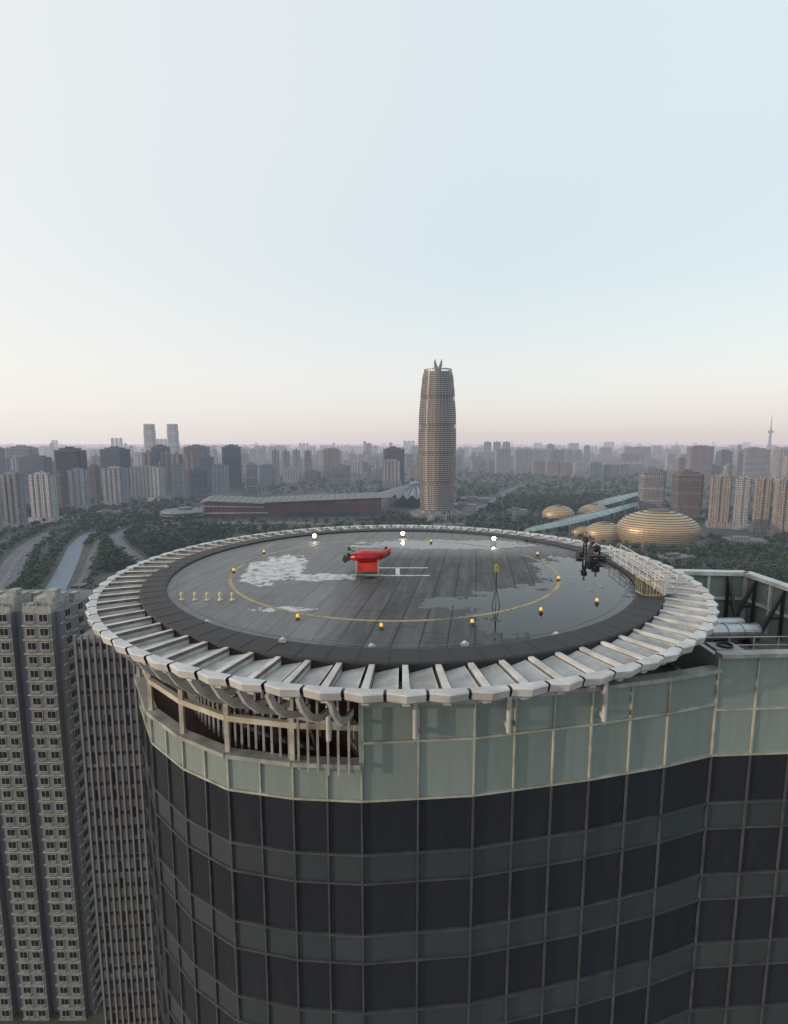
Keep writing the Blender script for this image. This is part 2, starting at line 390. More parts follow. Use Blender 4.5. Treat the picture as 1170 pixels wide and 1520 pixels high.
strip('canal',[(40,950),(84,872),(103,834),(115,808),(138,791),(180,781)],17,'water',.10)
strip('pavement',[(75,930),(122,862),(138,820),(152,800),(190,787)],7,'pave',.2)
strip('road',[(250,870),(206,832),(178,808),(176,794),(210,781),(300,775),(400,777)],11,'road',.24,2)
strip('road',[(300,778),(430,776),(560,781),(700,778),(800,790),(930,822),(1060,838),(1260,850)],16,'road',.3,4)
strip('road',[(560,752),(640,744),(730,740),(830,735),(960,728),(1200,716)],18,'road',.36,3)
strip('road',[(690,765),(740,738),(775,722),(850,712),(960,707),(1200,700)],14,'road',.42,3)
strip('road',[(680,712),(760,716),(850,722),(945,722)],14,'road',.5,3)
strip('road',[(-60,768),(60,752),(200,744),(420,738),(560,722),(640,704)],20,'road',.56,3)
strip('road',[(1050,768),(1100,784),(1180,796),(1300,806)],14,'road',.6,3)
def near_road(p):
    for L,w in ROADS:
        best=1e9
        for i in range(len(L)-1):
            a=L[i];c=L[i+1];d=c-a
            t=max(0,min(1,((p.x-a.x)*d.x+(p.y-a.y)*d.y)/max(d.length_squared,1e-6)))
            e=math.hypot(a.x+d.x*t-p.x,a.y+d.y*t-p.y)
            if e<best:best=e
        if best<w+1.5: return True
    return False
# ------------------------------------------------------------------ city buildings
def foot(kind,w,d):
    if kind=='res':
        n=max(2,int(w/9)); P=[]; sx=w/n; pr=1.8
        for i in range(n):
            x0=-w/2+i*sx
            P+= [(x0+.0,-d/2+pr),(x0+sx*.18,-d/2+pr),(x0+sx*.18,-d/2),(x0+sx*.82,-d/2),(x0+sx*.82,-d/2+pr)]
        P+= [(w/2,-d/2+pr)]
        for i in range(n):
            x0=w/2-i*sx
            P+= [(x0,d/2-pr),(x0-sx*.18,d/2-pr),(x0-sx*.18,d/2),(x0-sx*.82,d/2),(x0-sx*.82,d/2-pr)]
        P+= [(-w/2,d/2-pr)]
        out=[]
        for p in P:
            if not out or math.hypot(p[0]-out[-1][0],p[1]-out[-1][1])>1e-3: out.append(p)
        return out
    c=min(w,d)*.12
    return [(-w/2+c,-d/2),(w/2-c,-d/2),(w/2,-d/2+c),(w/2,d/2-c),(w/2-c,d/2),(-w/2+c,d/2),(-w/2,d/2-c),(-w/2,-d/2+c)]
def xf(P,x,y,a):
    c,s=math.cos(a),math.sin(a); return [(x+p[0]*c-p[1]*s,y+p[0]*s+p[1]*c) for p in P]
def rooftop(b,kind,w,d,h,x=0,y=0,a=0,mi=0,mr=1,single=False):
    if kind=='res':
        n=max(1,int(w/18)) if not single else 1
        for i in range(n):
            ox=-w/2+w*(i+.5)/n; hw=3.5 if not single else w*.3
            b.prism(xf([(ox-hw,-4),(ox+hw,-4),(ox+hw,4),(ox-hw,4)],x,y,a),h,h+4.6,mi,mr)
            b.prism(xf([(ox-1.7,-2),(ox+1.7,-2),(ox+1.7,2),(ox-1.7,2)],x,y,a),h+4.6,h+7,mi,mr)
    else:
        b.prism(xf(foot('off',w*.68,d*.68),x,y,a),h,h+5.5,mi,mr)
        b.prism(xf([(-w*.15,-d*.12),(w*.12,-d*.12),(w*.12,d*.15),(-w*.15,d*.15)],x,y,a),h+5.5,h+9,mi,mr)
HERO=[]
DESC={'res_grey':'pale grey residential tower','res_beige':'beige residential tower','res_pink':'brown residential tower','res_white':'white residential tower',
 'off_dark':'dark glass office tower','off_blue':'blue grey glass office tower','off_brown':'brown office tower','off_stone':'grey stone office tower'}
def building(x,y,w,d,h,mk,yaw,detail=True,extra='',group='city buildings'):
    kind='res' if mk.startswith('res') else 'off'
    nm='apartment_tower' if kind=='res' else 'office_tower'
    b=MB(); fp=foot(kind,w,d)
    b.prism(fp,0,h,0,1)
    if detail:
        b.prism([(-w*.6,-d*.65),(w*.6,-d*.65),(w*.6,d*.6),(-w*.6,d*.6)],0,min(9,h*.15),0,1)
        o=b.build(nm,[mk,'roof'],loc=(x,y,0),rot=yaw)
        r=MB(); rooftop(r,kind,w,d,0,mi=0,mr=1,single=True)
        r.build('rooftop_machine_room',[mk,'roof'],parent=o,loc=(0,0,h))
        r=MB(); n=len(fp)
        for i in range(n):
            a=fp[i];c=fp[(i+1)%n]; r.beam((a[0],a[1],.7),(c[0],c[1],.7),.5,1.4)
        r.build('parapet',[ 'roof' if kind=='off' else mk],parent=o,loc=(0,0,h))
    else:
        rooftop(b,kind,w,d,h)
        o=b.build(nm,[mk,'roof'],loc=(x,y,0),rot=yaw)
    top(o,DESC[mk]+' '+(extra or ('with rows of small windows' if kind=='res' else 'with a flat stepped roof')),'building',group)
    HERO.append((x,y,max(w,d)*.62)); return o
def hero(X0,X1,Yt,Yb,mk,yaw=0,dep=.7,extra=''):
    p=site((X0+X1)/2,Yb); w=(X1-X0)*p.y/F
    h=height_at((X0+X1)/2,Yt,p.y); k='res' if mk.startswith('res') else 'off'
    lost=abs(math.sin(math.radians(yaw)))*dep; w=w/(math.cos(math.radians(yaw))+lost+abs(p.x/p.y)*dep*.6)
    hh=h-(6 if k=='off' else 3)
    building(p.x,p.y+w*dep/2,w,w*dep,max(hh,20),mk,math.radians(yaw),True,extra)
H=[(-42,2,705,792,'res_grey',-8,.5),(2,38,703,786,'res_grey',-8,.5),(42,84,703,776,'res_white',-6,.5),
(-20,0,668,735,'off_stone',0,.8),(5,54,662,722,'off_stone',5,.6),(76,127,665,748,'off_dark',8,.8),(99,132,697,757,'res_grey',10,.7),
(145,191,664,728,'off_dark',-5,.7),(149,190,694,751,'res_grey',-10,.6),(190,245,693,744,'res_white',-8,.35),
(223,251,661,724,'off_dark',0,.9),(252,277,690,742,'res_grey',12,.7),(270,311,661,716,'off_brown',5,.6),(281,308,695,740,'off_blue',6,.7),
(312,340,690,740,'res_grey',8,.7),(326,360,661,722,'off_dark',10,.8),(362,383,688,736,'off_stone',10,.8),(130,148,690,740,'off_brown',0,.9),
(385,412,690,722,'res_grey',0,.5),(450,476,699,716,'off_brown',0,.8),(478,506,666,714,'res_beige',6,.7),(508,540,685,718,'res_white',-6,.6),
(491,520,690,724,'off_stone',0,.7),(568,601,664,718,'off_dark',6,.8),(568,594,683,730,'res_white',0,.6),
(948,995,696,762,'off_stone',-14,.8),(998,1052,700,773,'off_brown',-14,.8),(1053,1086,706,784,'res_beige',-14,.5),(1089,1115,708,786,'res_white',-14,.6),
(1118,1146,708,792,'res_beige',-12,.6),(1149,1190,710,800,'res_beige',-12,.6),(1200,1240,706,800,'res_beige',-12,.6),
(1100,1148,665,712,'off_stone',-10,.6),(1022,1062,662,708,'res_pink',-8,.6),(1064,1090,668,712,'off_blue',-8,.8),(1150,1190,668,716,'res_beige',-8,.6),
(1005,1020,680,706,'res_pink',0,.8),(700,722,682,700,'res_grey',0,.7),(725,748,684,701,'res_grey',0,.7),(748,768,676,698,'res_white',0,.7),
(790,810,685,707,'res_beige',0,.5),(811,830,685,708,'res_beige',0,.5),(831,850,686,708,'res_beige',0,.5),(852,872,686,709,'res_white',0,.5),(876,894,686,708,'res_grey',0,.5),
(898,915,690,708,'res_pink',0,.5),(917,935,690,708,'res_pink',0,.5),(420,446,694,716,'res_white',0,.5),(545,565,692,712,'res_grey',0,.5),
(25,75,676,738,'off_blue',4,.5),(84,96,700,760,'off_brown',0,1),(296,316,676,722,'off_blue',0,.8),(605,620,690,712,'res_beige',0,.7)]
for q in H: hero(*q)
def slender(X0,X1,Yt,dist):
    x=((X0+X1)/2-585)/F*dist; w=(X1-X0)/F*dist; h=height_at((X0+X1)/2,Yt,dist)
    o=MB(); 
    for k in range(9):
        s=1-.02*k if k%2 else .94-.02*k
        o.prism(foot('off',w*s,w*s),h*k/9,h*(k+1)/9,0,1)
    ob=o.build('office_tower',['far_white','roof'],loc=(x,dist,0),rot=.1)
    c=MB(); c.prism([(-w*.38,-w*.38),(w*.38,-w*.38),(w*.38,w*.38),(-w*.38,w*.38)],0,5,0,0)
    c.build('crown',['far_white'],parent=ob,loc=(0,0,h))
    c=MB()
    for k in range(40): 
        s=(1.005-.02*int(k/40*9)); c.prism(foot('off',w*s,w*s),h*(k+.3)/40,h*(k+.6)/40,0,0,cap=False)
    c.build('window_band',['off_blue'],parent=ob)
    top(ob,'slender pale twin tower with banded facade above the skyline','building','pale twin towers'); HERO.append((x,dist,w))
slender(218,234,631,2300); slender(252,268,631,2300)
cnt=0; tries=0
while cnt<235 and tries<3000:
    tries+=1
    X=random.uniform(-60,1230)
    lim=735 if X<400 else (716 if X<620 else 706)
    if X>1000: lim=722
    Yb=666+(lim-666)*random.random()**1.5
    p=site(X,Yb)
    mk=random.choices(FM,[5,4,3,5,1.2,1.5,1.5,2])[0]; res=mk.startswith('res')
    n=random.randint(1,4) if res else 1
    w=random.choice([20,26,34,48,62]) if res else random.uniform(26,46); d=random.uniform(14,20) if res else w*random.uniform(.7,1)
    hh=random.choice([22,34,50,66,78,92,104]) if res else random.uniform(30,125)
    yaw=math.radians(random.choice([-30,-18,-12,-6,0,4,8,14,24]))
    for i in range(n):
        x=p.x+i*(w+14)*math.cos(yaw); y=p.y+i*(w+14)*math.sin(yaw)+random.choice([0,0,22])
        if any(math.hypot(x-a,y-c)<r+w*.6 for a,c,r in HERO): continue
        if near_road(Vector((x,y,0))): continue
        building(x,y,w,d,hh+random.uniform(-3,3),mk,yaw,False,group='distant city blocks'); cnt+=1
        if cnt>=235:break
b=MB(); k=0
while k<2600:
    Yb=660.3+12*random.random()**1.3 if random.random()<.7 else random.uniform(668,690)
    X=random.uniform(-100,1270); p=site(X,Yb)
    mi=random.choices(range(8),[5,4,4,4,1.5,1.5,2,2])[0]; res=mi<4
    w=random.uniform(24,50); d=random.uniform(14,24); h=random.choice([20,28,40,55,70,85,100])*random.uniform(.9,1.1)
    if random.random()<.03: h=random.uniform(120,190)
    if Yb<663: w*=1.8; h*=1.15
    if any(math.hypot(p.x-a,p.y-c)<r+w*.6 for a,c,r in HERO): continue
    yaw=random.choice([-.2,-.1,0,.1,.2]); n=random.choice([1,2,3])
    for i in range(n):
        x=p.x+i*(w+12)*math.cos(yaw); y=p.y+i*(w+12)*math.sin(yaw)
        b.prism(xf([(-w/2,-d/2),(w/2,-d/2),(w/2,d/2),(-w/2,d/2)],x,y,yaw),0,h,mi,8)
        b.prism(xf([(-4,-4),(4,-4),(4,4),(-4,4)],x,y,yaw),h,h+5,mi,8)
        k+=1
o=b.build('distant_city_blocks',FM+['roof']); o['kind']='stuff'; top(o,'hazy mass of far apartment and office blocks along the horizon','city')
# ------------------------------------------------------------------ landmark tower
base=site(650,771); TX,TY=base.x,base.y+30
tw=empty('landmark_tower',(TX,TY,0)); top(tw,'tall round bronze grey tower with stacked sunshade rings and tulip spire','skyscraper')
Ht=height_at(650,553,TY); RM=27.3*TY/F
def rprof(t):
    pts=[(0,.86),(.12,.93),(.3,.99),(.5,1.0),(.68,.97),(.84,.89),(.94,.82),(1,.76)]
    for (a,ra),(c,rc) in zip(pts,pts[1:]):
        if t<=c:
            u=(t-a)/(c-a); u=u*u*(3-2*u); return ra+(rc-ra)*u
    return .74
b=MB(); NF=70; prof=[];mis=[]
z00=14; fh=(Ht-z00)/NF
for i in range(NF):
    t=i/NF; R=RM*rprof(t); gap= i in (13,14,28,29,42,43,56,57)
    z=z00+i*fh; ri=R*(.965 if not gap else .90); ro=R*(1.0 if not gap else .93)
    prof+= [(ri,z),(ri,z+fh*.45),(ro,z+fh*.55),(ro*.99,z+fh*.92)]
    mis+= [1,0,0,0]
prof.append((RM*.7,Ht)); 
b.lathe(prof,64,mis=mis,rf=lambda a:1+.022*math.cos(8*a+.4)); b.lathe([(RM*.7,Ht),(0,Ht)],64,0)
b.build('tower_shaft',['twr_metal','twr_band'],parent=tw)
b=MB()
for k in range(32):
    a=2*math.pi*k/32; rf=1+.022*math.cos(8*a+.4)
    for i in range(0,NF-1,1):
        r0=RM*rprof(i/NF)*.99*rf; r1=RM*rprof((i+1)/NF)*.99*rf
        b.beam((r0*math.cos(a),r0*math.sin(a),z00+i*fh),(r1*math.cos(a),r1*math.sin(a),z00+(i+1)*fh),.8,.8)
b.build('vertical_ribs',['twr_metal'],parent=tw)
b=MB()
for k in range(40):
    a=2*math.pi*k/40; r=RM*.70
    b.beam((r*math.cos(a),r*math.sin(a),Ht-4),(r*1.03*math.cos(a),r*1.03*math.sin(a),Ht+5),.9,.9)
b.lathe([(RM*.72,Ht+3),(RM*.74,Ht+3),(RM*.74,Ht+5),(RM*.72,Ht+5),(RM*.72,Ht+3)],40)
b.build('crown',['twr_metal'],parent=tw)
b=MB()
for k in range(4):
    a=math.pi/4+k*math.pi/2
    L=[]
    for j in range(7):
        t=j/6; r=1.5+6.5*math.sin(t*1.5); L.append((r*math.cos(a),r*math.sin(a),Ht+t*22))
    b.tube(L,[2.2,2.6,2.8,2.6,2.0,1.2,.2],8)
b.tube([(0,0,Ht),(0,0,Ht+9)],[5,2],10)
b.build('spire',['tent'],parent=tw)
b=MB(); b.lathe([(RM*1.45,0),(RM*1.45,9),(RM*1.38,10),(0,10)],48); b.lathe([(RM*1.05,10),(RM*1.05,14.5),(RM*.8,14.5)],48)
b.build('podium',['off_stone'],parent=tw)
HERO.append((TX,TY,60))
# ------------------------------------------------------------------ tv tower
D=5300; x=(1138-585)/F*D; tv=empty('television_tower',(x,D,0)); top(tv,'slender broadcasting tower with round pod and antenna mast','tower')
b=MB(); b.lathe([(40,0),(22,60),(13,140),(10,230)],16); b.build('tower_leg',['off_stone'],parent=tv)
b=MB(); b.lathe([(10,226),(24,236),(27,246),(16,256),(8,262)],16); b.build('observation_pod',['off_stone'],parent=tv)
b=MB(); b.lathe([(7,262),(5,300),(4,330),(2,388),(0,389)],10); b.build('antenna_mast',['off_stone'],parent=tv)
# ------------------------------------------------------------------ golden domes
def dome(X,Yb,hw,hz,sy=.8):
    p=site(X,Yb); R=hw*p.y/F; cy=p.y+R*sy*.6
    e=empty('golden_dome_hall',(p.x,cy,0),math.radians(random.uniform(-8,8)))
    b=MB(); NL=16 if hw>40 else 11; pr=[];mi=[]
    Hh=R*hz; zc=Hh*.42
    def rr(z):
        q=(z-zc)/(Hh-zc) if z>zc else (zc-z)/(zc*1.9)
        return R*math.sqrt(max(0,1-q*q))
    for i in range(NL):
        z=Hh*i/NL; dz=Hh/NL
        pr+= [(rr(z)*.975,z),(rr(z)*.975,z+dz*.3),(max(rr(z+dz*.35),0.1),z+dz*.32),(max(rr(z+dz),.1),z+dz*.98)]
        mi+= [1,1,0,1]
    pr.append((0,Hh)); 
    b.lathe(pr,56,mis=mi)
    o=b.build('louvred_shell',['gold','gold_dark'],parent=e); o.scale=(1,sy,1)
    c=MB(); c.lathe([(R*.28,Hh*.965),(R*.26,Hh*1.01),(R*.2,Hh*1.03),(0,Hh*1.035)],40); q=c.build('skylight_cap',['gold_dark'],parent=e); q.scale=(1,sy,1)
    c=MB(); c.lathe([(R*1.12,.0),(R*1.12,1.2),(R*.8,1.2)],48); q=c.build('plinth',['pave'],parent=e); q.scale=(1,sy,1)
    top(e,'golden ellipsoid arts hall wrapped in horizontal louvres','building','golden ellipsoid halls'); HERO.append((p.x,cy,R*1.15))
dome(989,812,61,.86); dome(902,804,29,.95); dome(832,775,24,1.0); dome(885,772,23,1.0); dome(866,797,17,.95)
def swoosh(pix,w0,zs,name='glass_canopy'):
    L=smooth_line([site(a,c) for a,c in pix],6); n=len(L); b=MB()
    P=[]
    for i,q in enumerate(L):
        t=i/(n-1); d=(L[min(i+1,n-1)]-L[max(i-1,0)]).normalized(); nn=Vector((d.y,-d.x,0)); ww=w0*(math.sin(math.pi*(t*.9+.08))*.8+.15)
        z=zs[0]+(zs[1]-zs[0])*t+8*math.sin(math.pi*t)
        P.append([q+nn*ww*s+Vector((0,0,z+5*(1-s*s))) for s in (-1,-.5,0,.5,1)])
    o=L[0]
    for i in range(n-1):
        for k in range(4):
            b.face([P[i][k]-o,P[i][k+1]-o,P[i+1][k+1]-o,P[i+1][k]-o],0)
    ob=b.build(name,['teal_roof'],loc=o,smooth=True)
    c=MB()
    for i in range(0,n,1):
        for k in range(4): c.beam(P[i][k]-o+Vector((0,0,.2)),P[i][k+1]-o+Vector((0,0,.2)),.4,.5)
        if i%3==0:
            for k in (0,4): c.beam(P[i][k]-o,(P[i][k].x-o.x,P[i][k].y-o.y,0),.6,.6)
    for k in (0,2,4):
        for i in range(n-1): c.beam(P[i][k]-o+Vector((0,0,.2)),P[i+1][k]-o+Vector((0,0,.2)),.5,.6)
    c.build('steel_rib_frame',['tent'],parent=ob)
    top(ob,'long swooping pale green glass canopy on white ribs','canopy','swooping glass canopies')
swoosh([(778,797),(835,795),(885,787),(945,768)],15,(5,22)); swoosh([(925,803),(950,796),(975,800)],9,(5,8)); swoosh([(860,767),(905,764),(948,752)],17,(8,26))
# ------------------------------------------------------------------ exhibition hall
a=site(303,768); c=site(566,766); 
e=empty('exhibition_hall',(a.x,a.y,0),math.atan2(c.y-a.y,c.x-a.x)); top(e,'long low red brown exhibition hall with dull overhanging roof','building')
Lh=(c-a).length
b=MB(); 
sect=[(0,28),(12,30),(Lh*.33,25),(Lh*.36,27),(Lh*.7,31),(Lh,35)]
D2=90
for (x0,h0),(x1,h1) in zip(sect,sect[1:]):
    b.face([(x0,0,0),(x1,0,0),(x1,0,h1),(x0,0,h0)],0,[(x0,0),(x1,0),(x1,h1),(x0,h0)])
    b.face([(x1,D2,0),(x0,D2,0),(x0,D2,h0),(x1,D2,h1)],0)
b.face([(Lh,0,0),(Lh,D2,0),(Lh,D2,35),(Lh,0,35)],0); b.face([(0,D2,0),(0,0,0),(0,0,28),(0,D2,28)],0)
b.build('hall_wall',['hall_wall'],parent=e)
b=MB()
for (x0,h0),(x1,h1) in zip(sect,sect[1:]):
    e0=-3 if x0==0 else 0; e1=16 if x1==Lh else 0
    b.face([(x0+e0,-6,h0+1),(x1+e1,-6,h1+1),(x1+e1,D2*.5,h1+5),(x0+e0,D2*.5,h0+5)],0)
    b.face([(x0+e0,D2*.5,h0+5),(x1+e1,D2*.5,h1+5),(x1+e1,D2+6,h1-2),(x0+e0,D2+6,h0-2)],0)
for k in range(1,26):
    xx=Lh*k/26; hh=[h0+(h1-h0)*(xx-x0)/(x1-x0) for (x0,h0),(x1,h1) in zip(sect,sect[1:]) if x0<=xx<=x1][0]
    b.beam((xx,-5.5,hh+1.3),(xx,D2*.5,hh+5.3),.8,.7)
b.build('roof',['hall_roof'],parent=e)
b=MB()
for (x0,h0),(x1,h1) in zip(sect,sect[1:]):
    e0=-3 if x0==0 else 0; e1=16 if x1==Lh else 0
    b.beam((x0+e0,-6.2,h0+.2),(x1+e1,-6.2,h1+.2),1.2,1.6)
b.beam((-2,-4,8),(Lh*.36,-4,8),2,1.8); b.beam((-2,-4,8),(-2,-4,20),2,2); b.beam((-2,-3,20),(Lh*.34,-3,18),1.5,1.4)
b.build('pale_roof_edge',['hall_white'],parent=e)
b=MB()
for i in range(44):
    xx=4+i*(Lh-8)/43; b.beam((xx,-.6,0),(xx,-.6,23),1.0,.8)
b.box(Lh*.72,-.5,5,Lh*.5,1.2,7,1)
b.build('facade_columns',['hall_wall','twr_glass'],parent=e)
HERO.append(((a.x+c.x)/2,a.y+40,170))
p=site(618,752); e=empty('conference_hall',(p.x,p.y+40,0)); top(e,'round conference hall with pale folded tent roof and masts','building')
b=MB(); R=62
for k in range(24):
    a0=2*math.pi*k/24;a1=2*math.pi*(k+1)/24;am=(a0+a1)/2
    A=(R*1.25*math.cos(a0),R*1.25*math.sin(a0),18);B=(R*1.25*math.cos(a1),R*1.25*math.sin(a1),18);C=(R*1.15*math.cos(am),R*1.15*math.sin(am),27);T=(R*.18*math.cos(am),R*.18*math.sin(am),44)
    b.face([A,C,T],0); b.face([C,B,T],0)
b.lathe([(R*.2,43),(R*.22,47),(0,50)],16)
b.build('tent_roof',['tent'],parent=e)
b=MB(); b.lathe([(R,0),(R,20)],36); b.build('glass_wall',['twr_glass'],parent=e)
for k in range(5):
    b=MB(); aa=k*2*math.pi/5+.3; b.tube([(R*.5*math.cos(aa),R*.5*math.sin(aa),34),(R*.6*math.cos(aa),R*.6*math.sin(aa),60)],[1.0,.4],6)
    b.build('roof_mast',['hall_white'],parent=e)
HERO.append((p.x,p.y+40,80))
p=site(262,771); R=36*p.y/F
e=empty('round_pavilion',(p.x,p.y+R,0)); top(e,'low round white banded pavilion at the park edge','building')
b=MB(); b.lathe([(R,0),(R,4),(R*1.05,4),(R*1.05,6),(R*.96,6),(R*.96,9),(R*1.0,9),(R*1.0,11),(R*.5,12.5),(0,13)],48,mis=[1,0,0,0,1,0,0,2,2])
b.build('banded_drum',['hall_white','twr_glass','hall_roof'],parent=e)
b=MB(); b.lathe([(R*.3,12.5),(R*.3,16),(0,17)],32); b.build('roof_lantern',['hall_roof'],parent=e); HERO.append((p.x,p.y+R,R*1.1))
for (X,Y,w,d,h) in [(705,748,60,26,12),(690,760,44,22,14),(160,768,40,18,10),(985,735,50,22,12),(770,765,36,16,10),(1110,812,46,20,9),(1010,838,36,15,8)]:
    p=site(X,Y); b=MB(); b.prism([(-w/2,0),(w/2,0),(w/2,d),(-w/2,d)],0,h,0,1); b.prism([(-w*.3,d*.3),(w*.1,d*.3),(w*.1,d*.7),(-w*.3,d*.7)],h,h+3,0,1)
    o=b.build('low_service_building',['off_stone','hall_roof'],loc=p,rot=random.uniform(-.2,.2)); top(o,'low grey service building with flat roof','building','low service buildings'); HERO.append((p.x,p.y+d/2,w*.6))
# ------------------------------------------------------------------ trees
def tree_into(b,x,y,z,h,w,n,s,rng,ml=0,mt=None):
    if mt is not None:
        b.tube([(x,y,z),(x+.1,y,z+h*.3),(x,y+.1,z+h*.6)],[h*.028,h*.02,h*.008],5,mt)
        for k in range(5):
            a=rng.uniform(0,6.3); zz=z+h*rng.uniform(.25,.5)
            b.tube([(x,y,zz),(x+math.cos(a)*w*.32,y+math.sin(a)*w*.32,zz+h*.2)],[h*.012,h*.004],4,mt)
    lobes=[(rng.uniform(-.28,.28)*w,rng.uniform(-.28,.28)*w,h*rng.uniform(.45,.82),w*rng.uniform(.2,.34)) for _ in range(5)]
    for i in range(n):
        l=lobes[i%5]
        d=Vector((rng.gauss(0,1),rng.gauss(0,1),rng.gauss(0,.8)))
        d.normalize(); d*=l[3]*rng.uniform(.7,1.05)
        c=Vector((x+l[0],y+l[1],z+l[2]))+d
        q=Euler((rng.uniform(-.9,.9),rng.uniform(-.9,.9),rng.uniform(0,6.3))).to_matrix()
        ss=s*rng.uniform(.6,1.2)
        pts=[c+q@Vector((-ss,-ss*.6,0)),c+q@Vector((ss*.7,-ss,.2*ss)),c+q@Vector((ss,ss*.7,0)),c+q@Vector((-ss*.6,ss,.25*ss))]
        b.face(pts,ml)
rng=random.Random(3)
variants=[]
for k in range(5):
    b=MB(); h=rng.uniform(8,12); tree_into(b,0,0,0,h,h*rng.uniform(.75,.95),280,.52,rng,0,1)
    me=b.build('tree',['leaf' if k%2 else 'leaf2','bark']); variants.append(me)
REG=[((120,768,345,850),1000),((-60,780,130,930),420),((680,706,950,764),1250),((560,712,690,750),200),((690,768,960,800),420),((940,800,1240,905),900),
     ((-60,745,300,772),520),((300,705,640,735),420),((340,765,640,795),450),((940,705,1240,780),450),((640,695,1000,708),300),((760,740,960,765),250)]
pts=[]
for (x0,y0,x1,y1),n in REG:
    for _ in range(n):
        p=site(rng.uniform(x0,x1),rng.uniform(y0,y1))
        if any(math.hypot(p.x-a,p.y-c)<r for a,c,r in HERO): continue
        if near_road(p): continue
        pts.append(p)
for L,w in ROADS[:6]:
    for i in range(len(L)-1):
        for s in (-1,1):
            d=(L[i+1]-L[i]); nn=Vector((d.y,-d.x,0)).normalized(); m2=max(1,int(d.length/14))
            for j in range(m2):
                q=L[i]+d*(j/m2)+nn*s*(w+2.5+rng.uniform(0,3))
                if not near_road(q): pts.append(q)
pts.sort(key=lambda p:p.y)
vis=[p for p in pts if p.y>200]
used=0; b=MB()
for p in vis:
    if used<280:
        if used<5: o=variants[used]; o.location=p
        else: o=inst(variants[used%5],loc=p)
        o.rotation_euler=(0,0,rng.uniform(0,6.3)); s=rng.uniform(.7,1.4); o.scale=(s,s,s)
        top(o,'leafy green broadleaf tree in the park below','tree','park trees'); used+=1
    else:
        h=rng.uniform(6,12.5)*(1 if p.y<1100 else 1.3); far=p.y>1100
        tree_into(b,p.x,p.y,0,h,h*1.1,26 if far else 52,1.5 if far else 1.05,rng,rng.choice([0,1]))
o=b.build('woodland',['leaf','leaf2']); o['kind']='stuff'; top(o,'dark green park woodland spreading between roads','woodland')
# ------------------------------------------------------------------ cars on road
b=MB(); body=[(-2.2,.35),(-2.2,.8),(-1.5,.95),(-.9,1.42),(.7,1.42),(1.3,.95),(2.15,.8),(2.2,.35)]
y0,y1=-.85,.85
b.face([(x,y0,z) for x,z in body][::-1],0); b.face([(x,y1,z) for x,z in body],0)
for (x0,z0),(x1,z1) in zip(body,body[1:]): b.face([(x0,y0,z0),(x1,y0,z1),(x1,y1,z1),(x0,y1,z0)],1 if (z0>.9 and z1>.9 and z0!=z1) else 0)
M['carpaint']=plain('car_paint',(.5,.5,.52),.3,haze=True,amt=.05)
for wx in(-1.35,1.35):
    for wy in(-.86,.86): b.tube([(wx,wy-.1,.33),(wx,wy+.1,.33)],.33,10,2)
car=b.build('car',['carpaint','twr_glass','dark'])
L=ROADS[0][0]; k=0
for i in (3,6,9,11,14,17,20,23,26,30,34):
    d=(L[i+1]-L[i]).normalized(); nn=Vector((d.y,-d.x,0)); s=rng.choice([-6,-3,3,6])
    q=L[i]+nn*s+Vector((0,0,.14)); o=car if k==0 else inst(car); o.location=q; o.rotation_euler=(0,0,math.atan2(d.y,d.x)); k+=1
    top(o,'small pale car driving on the wide road','car','cars on the road')
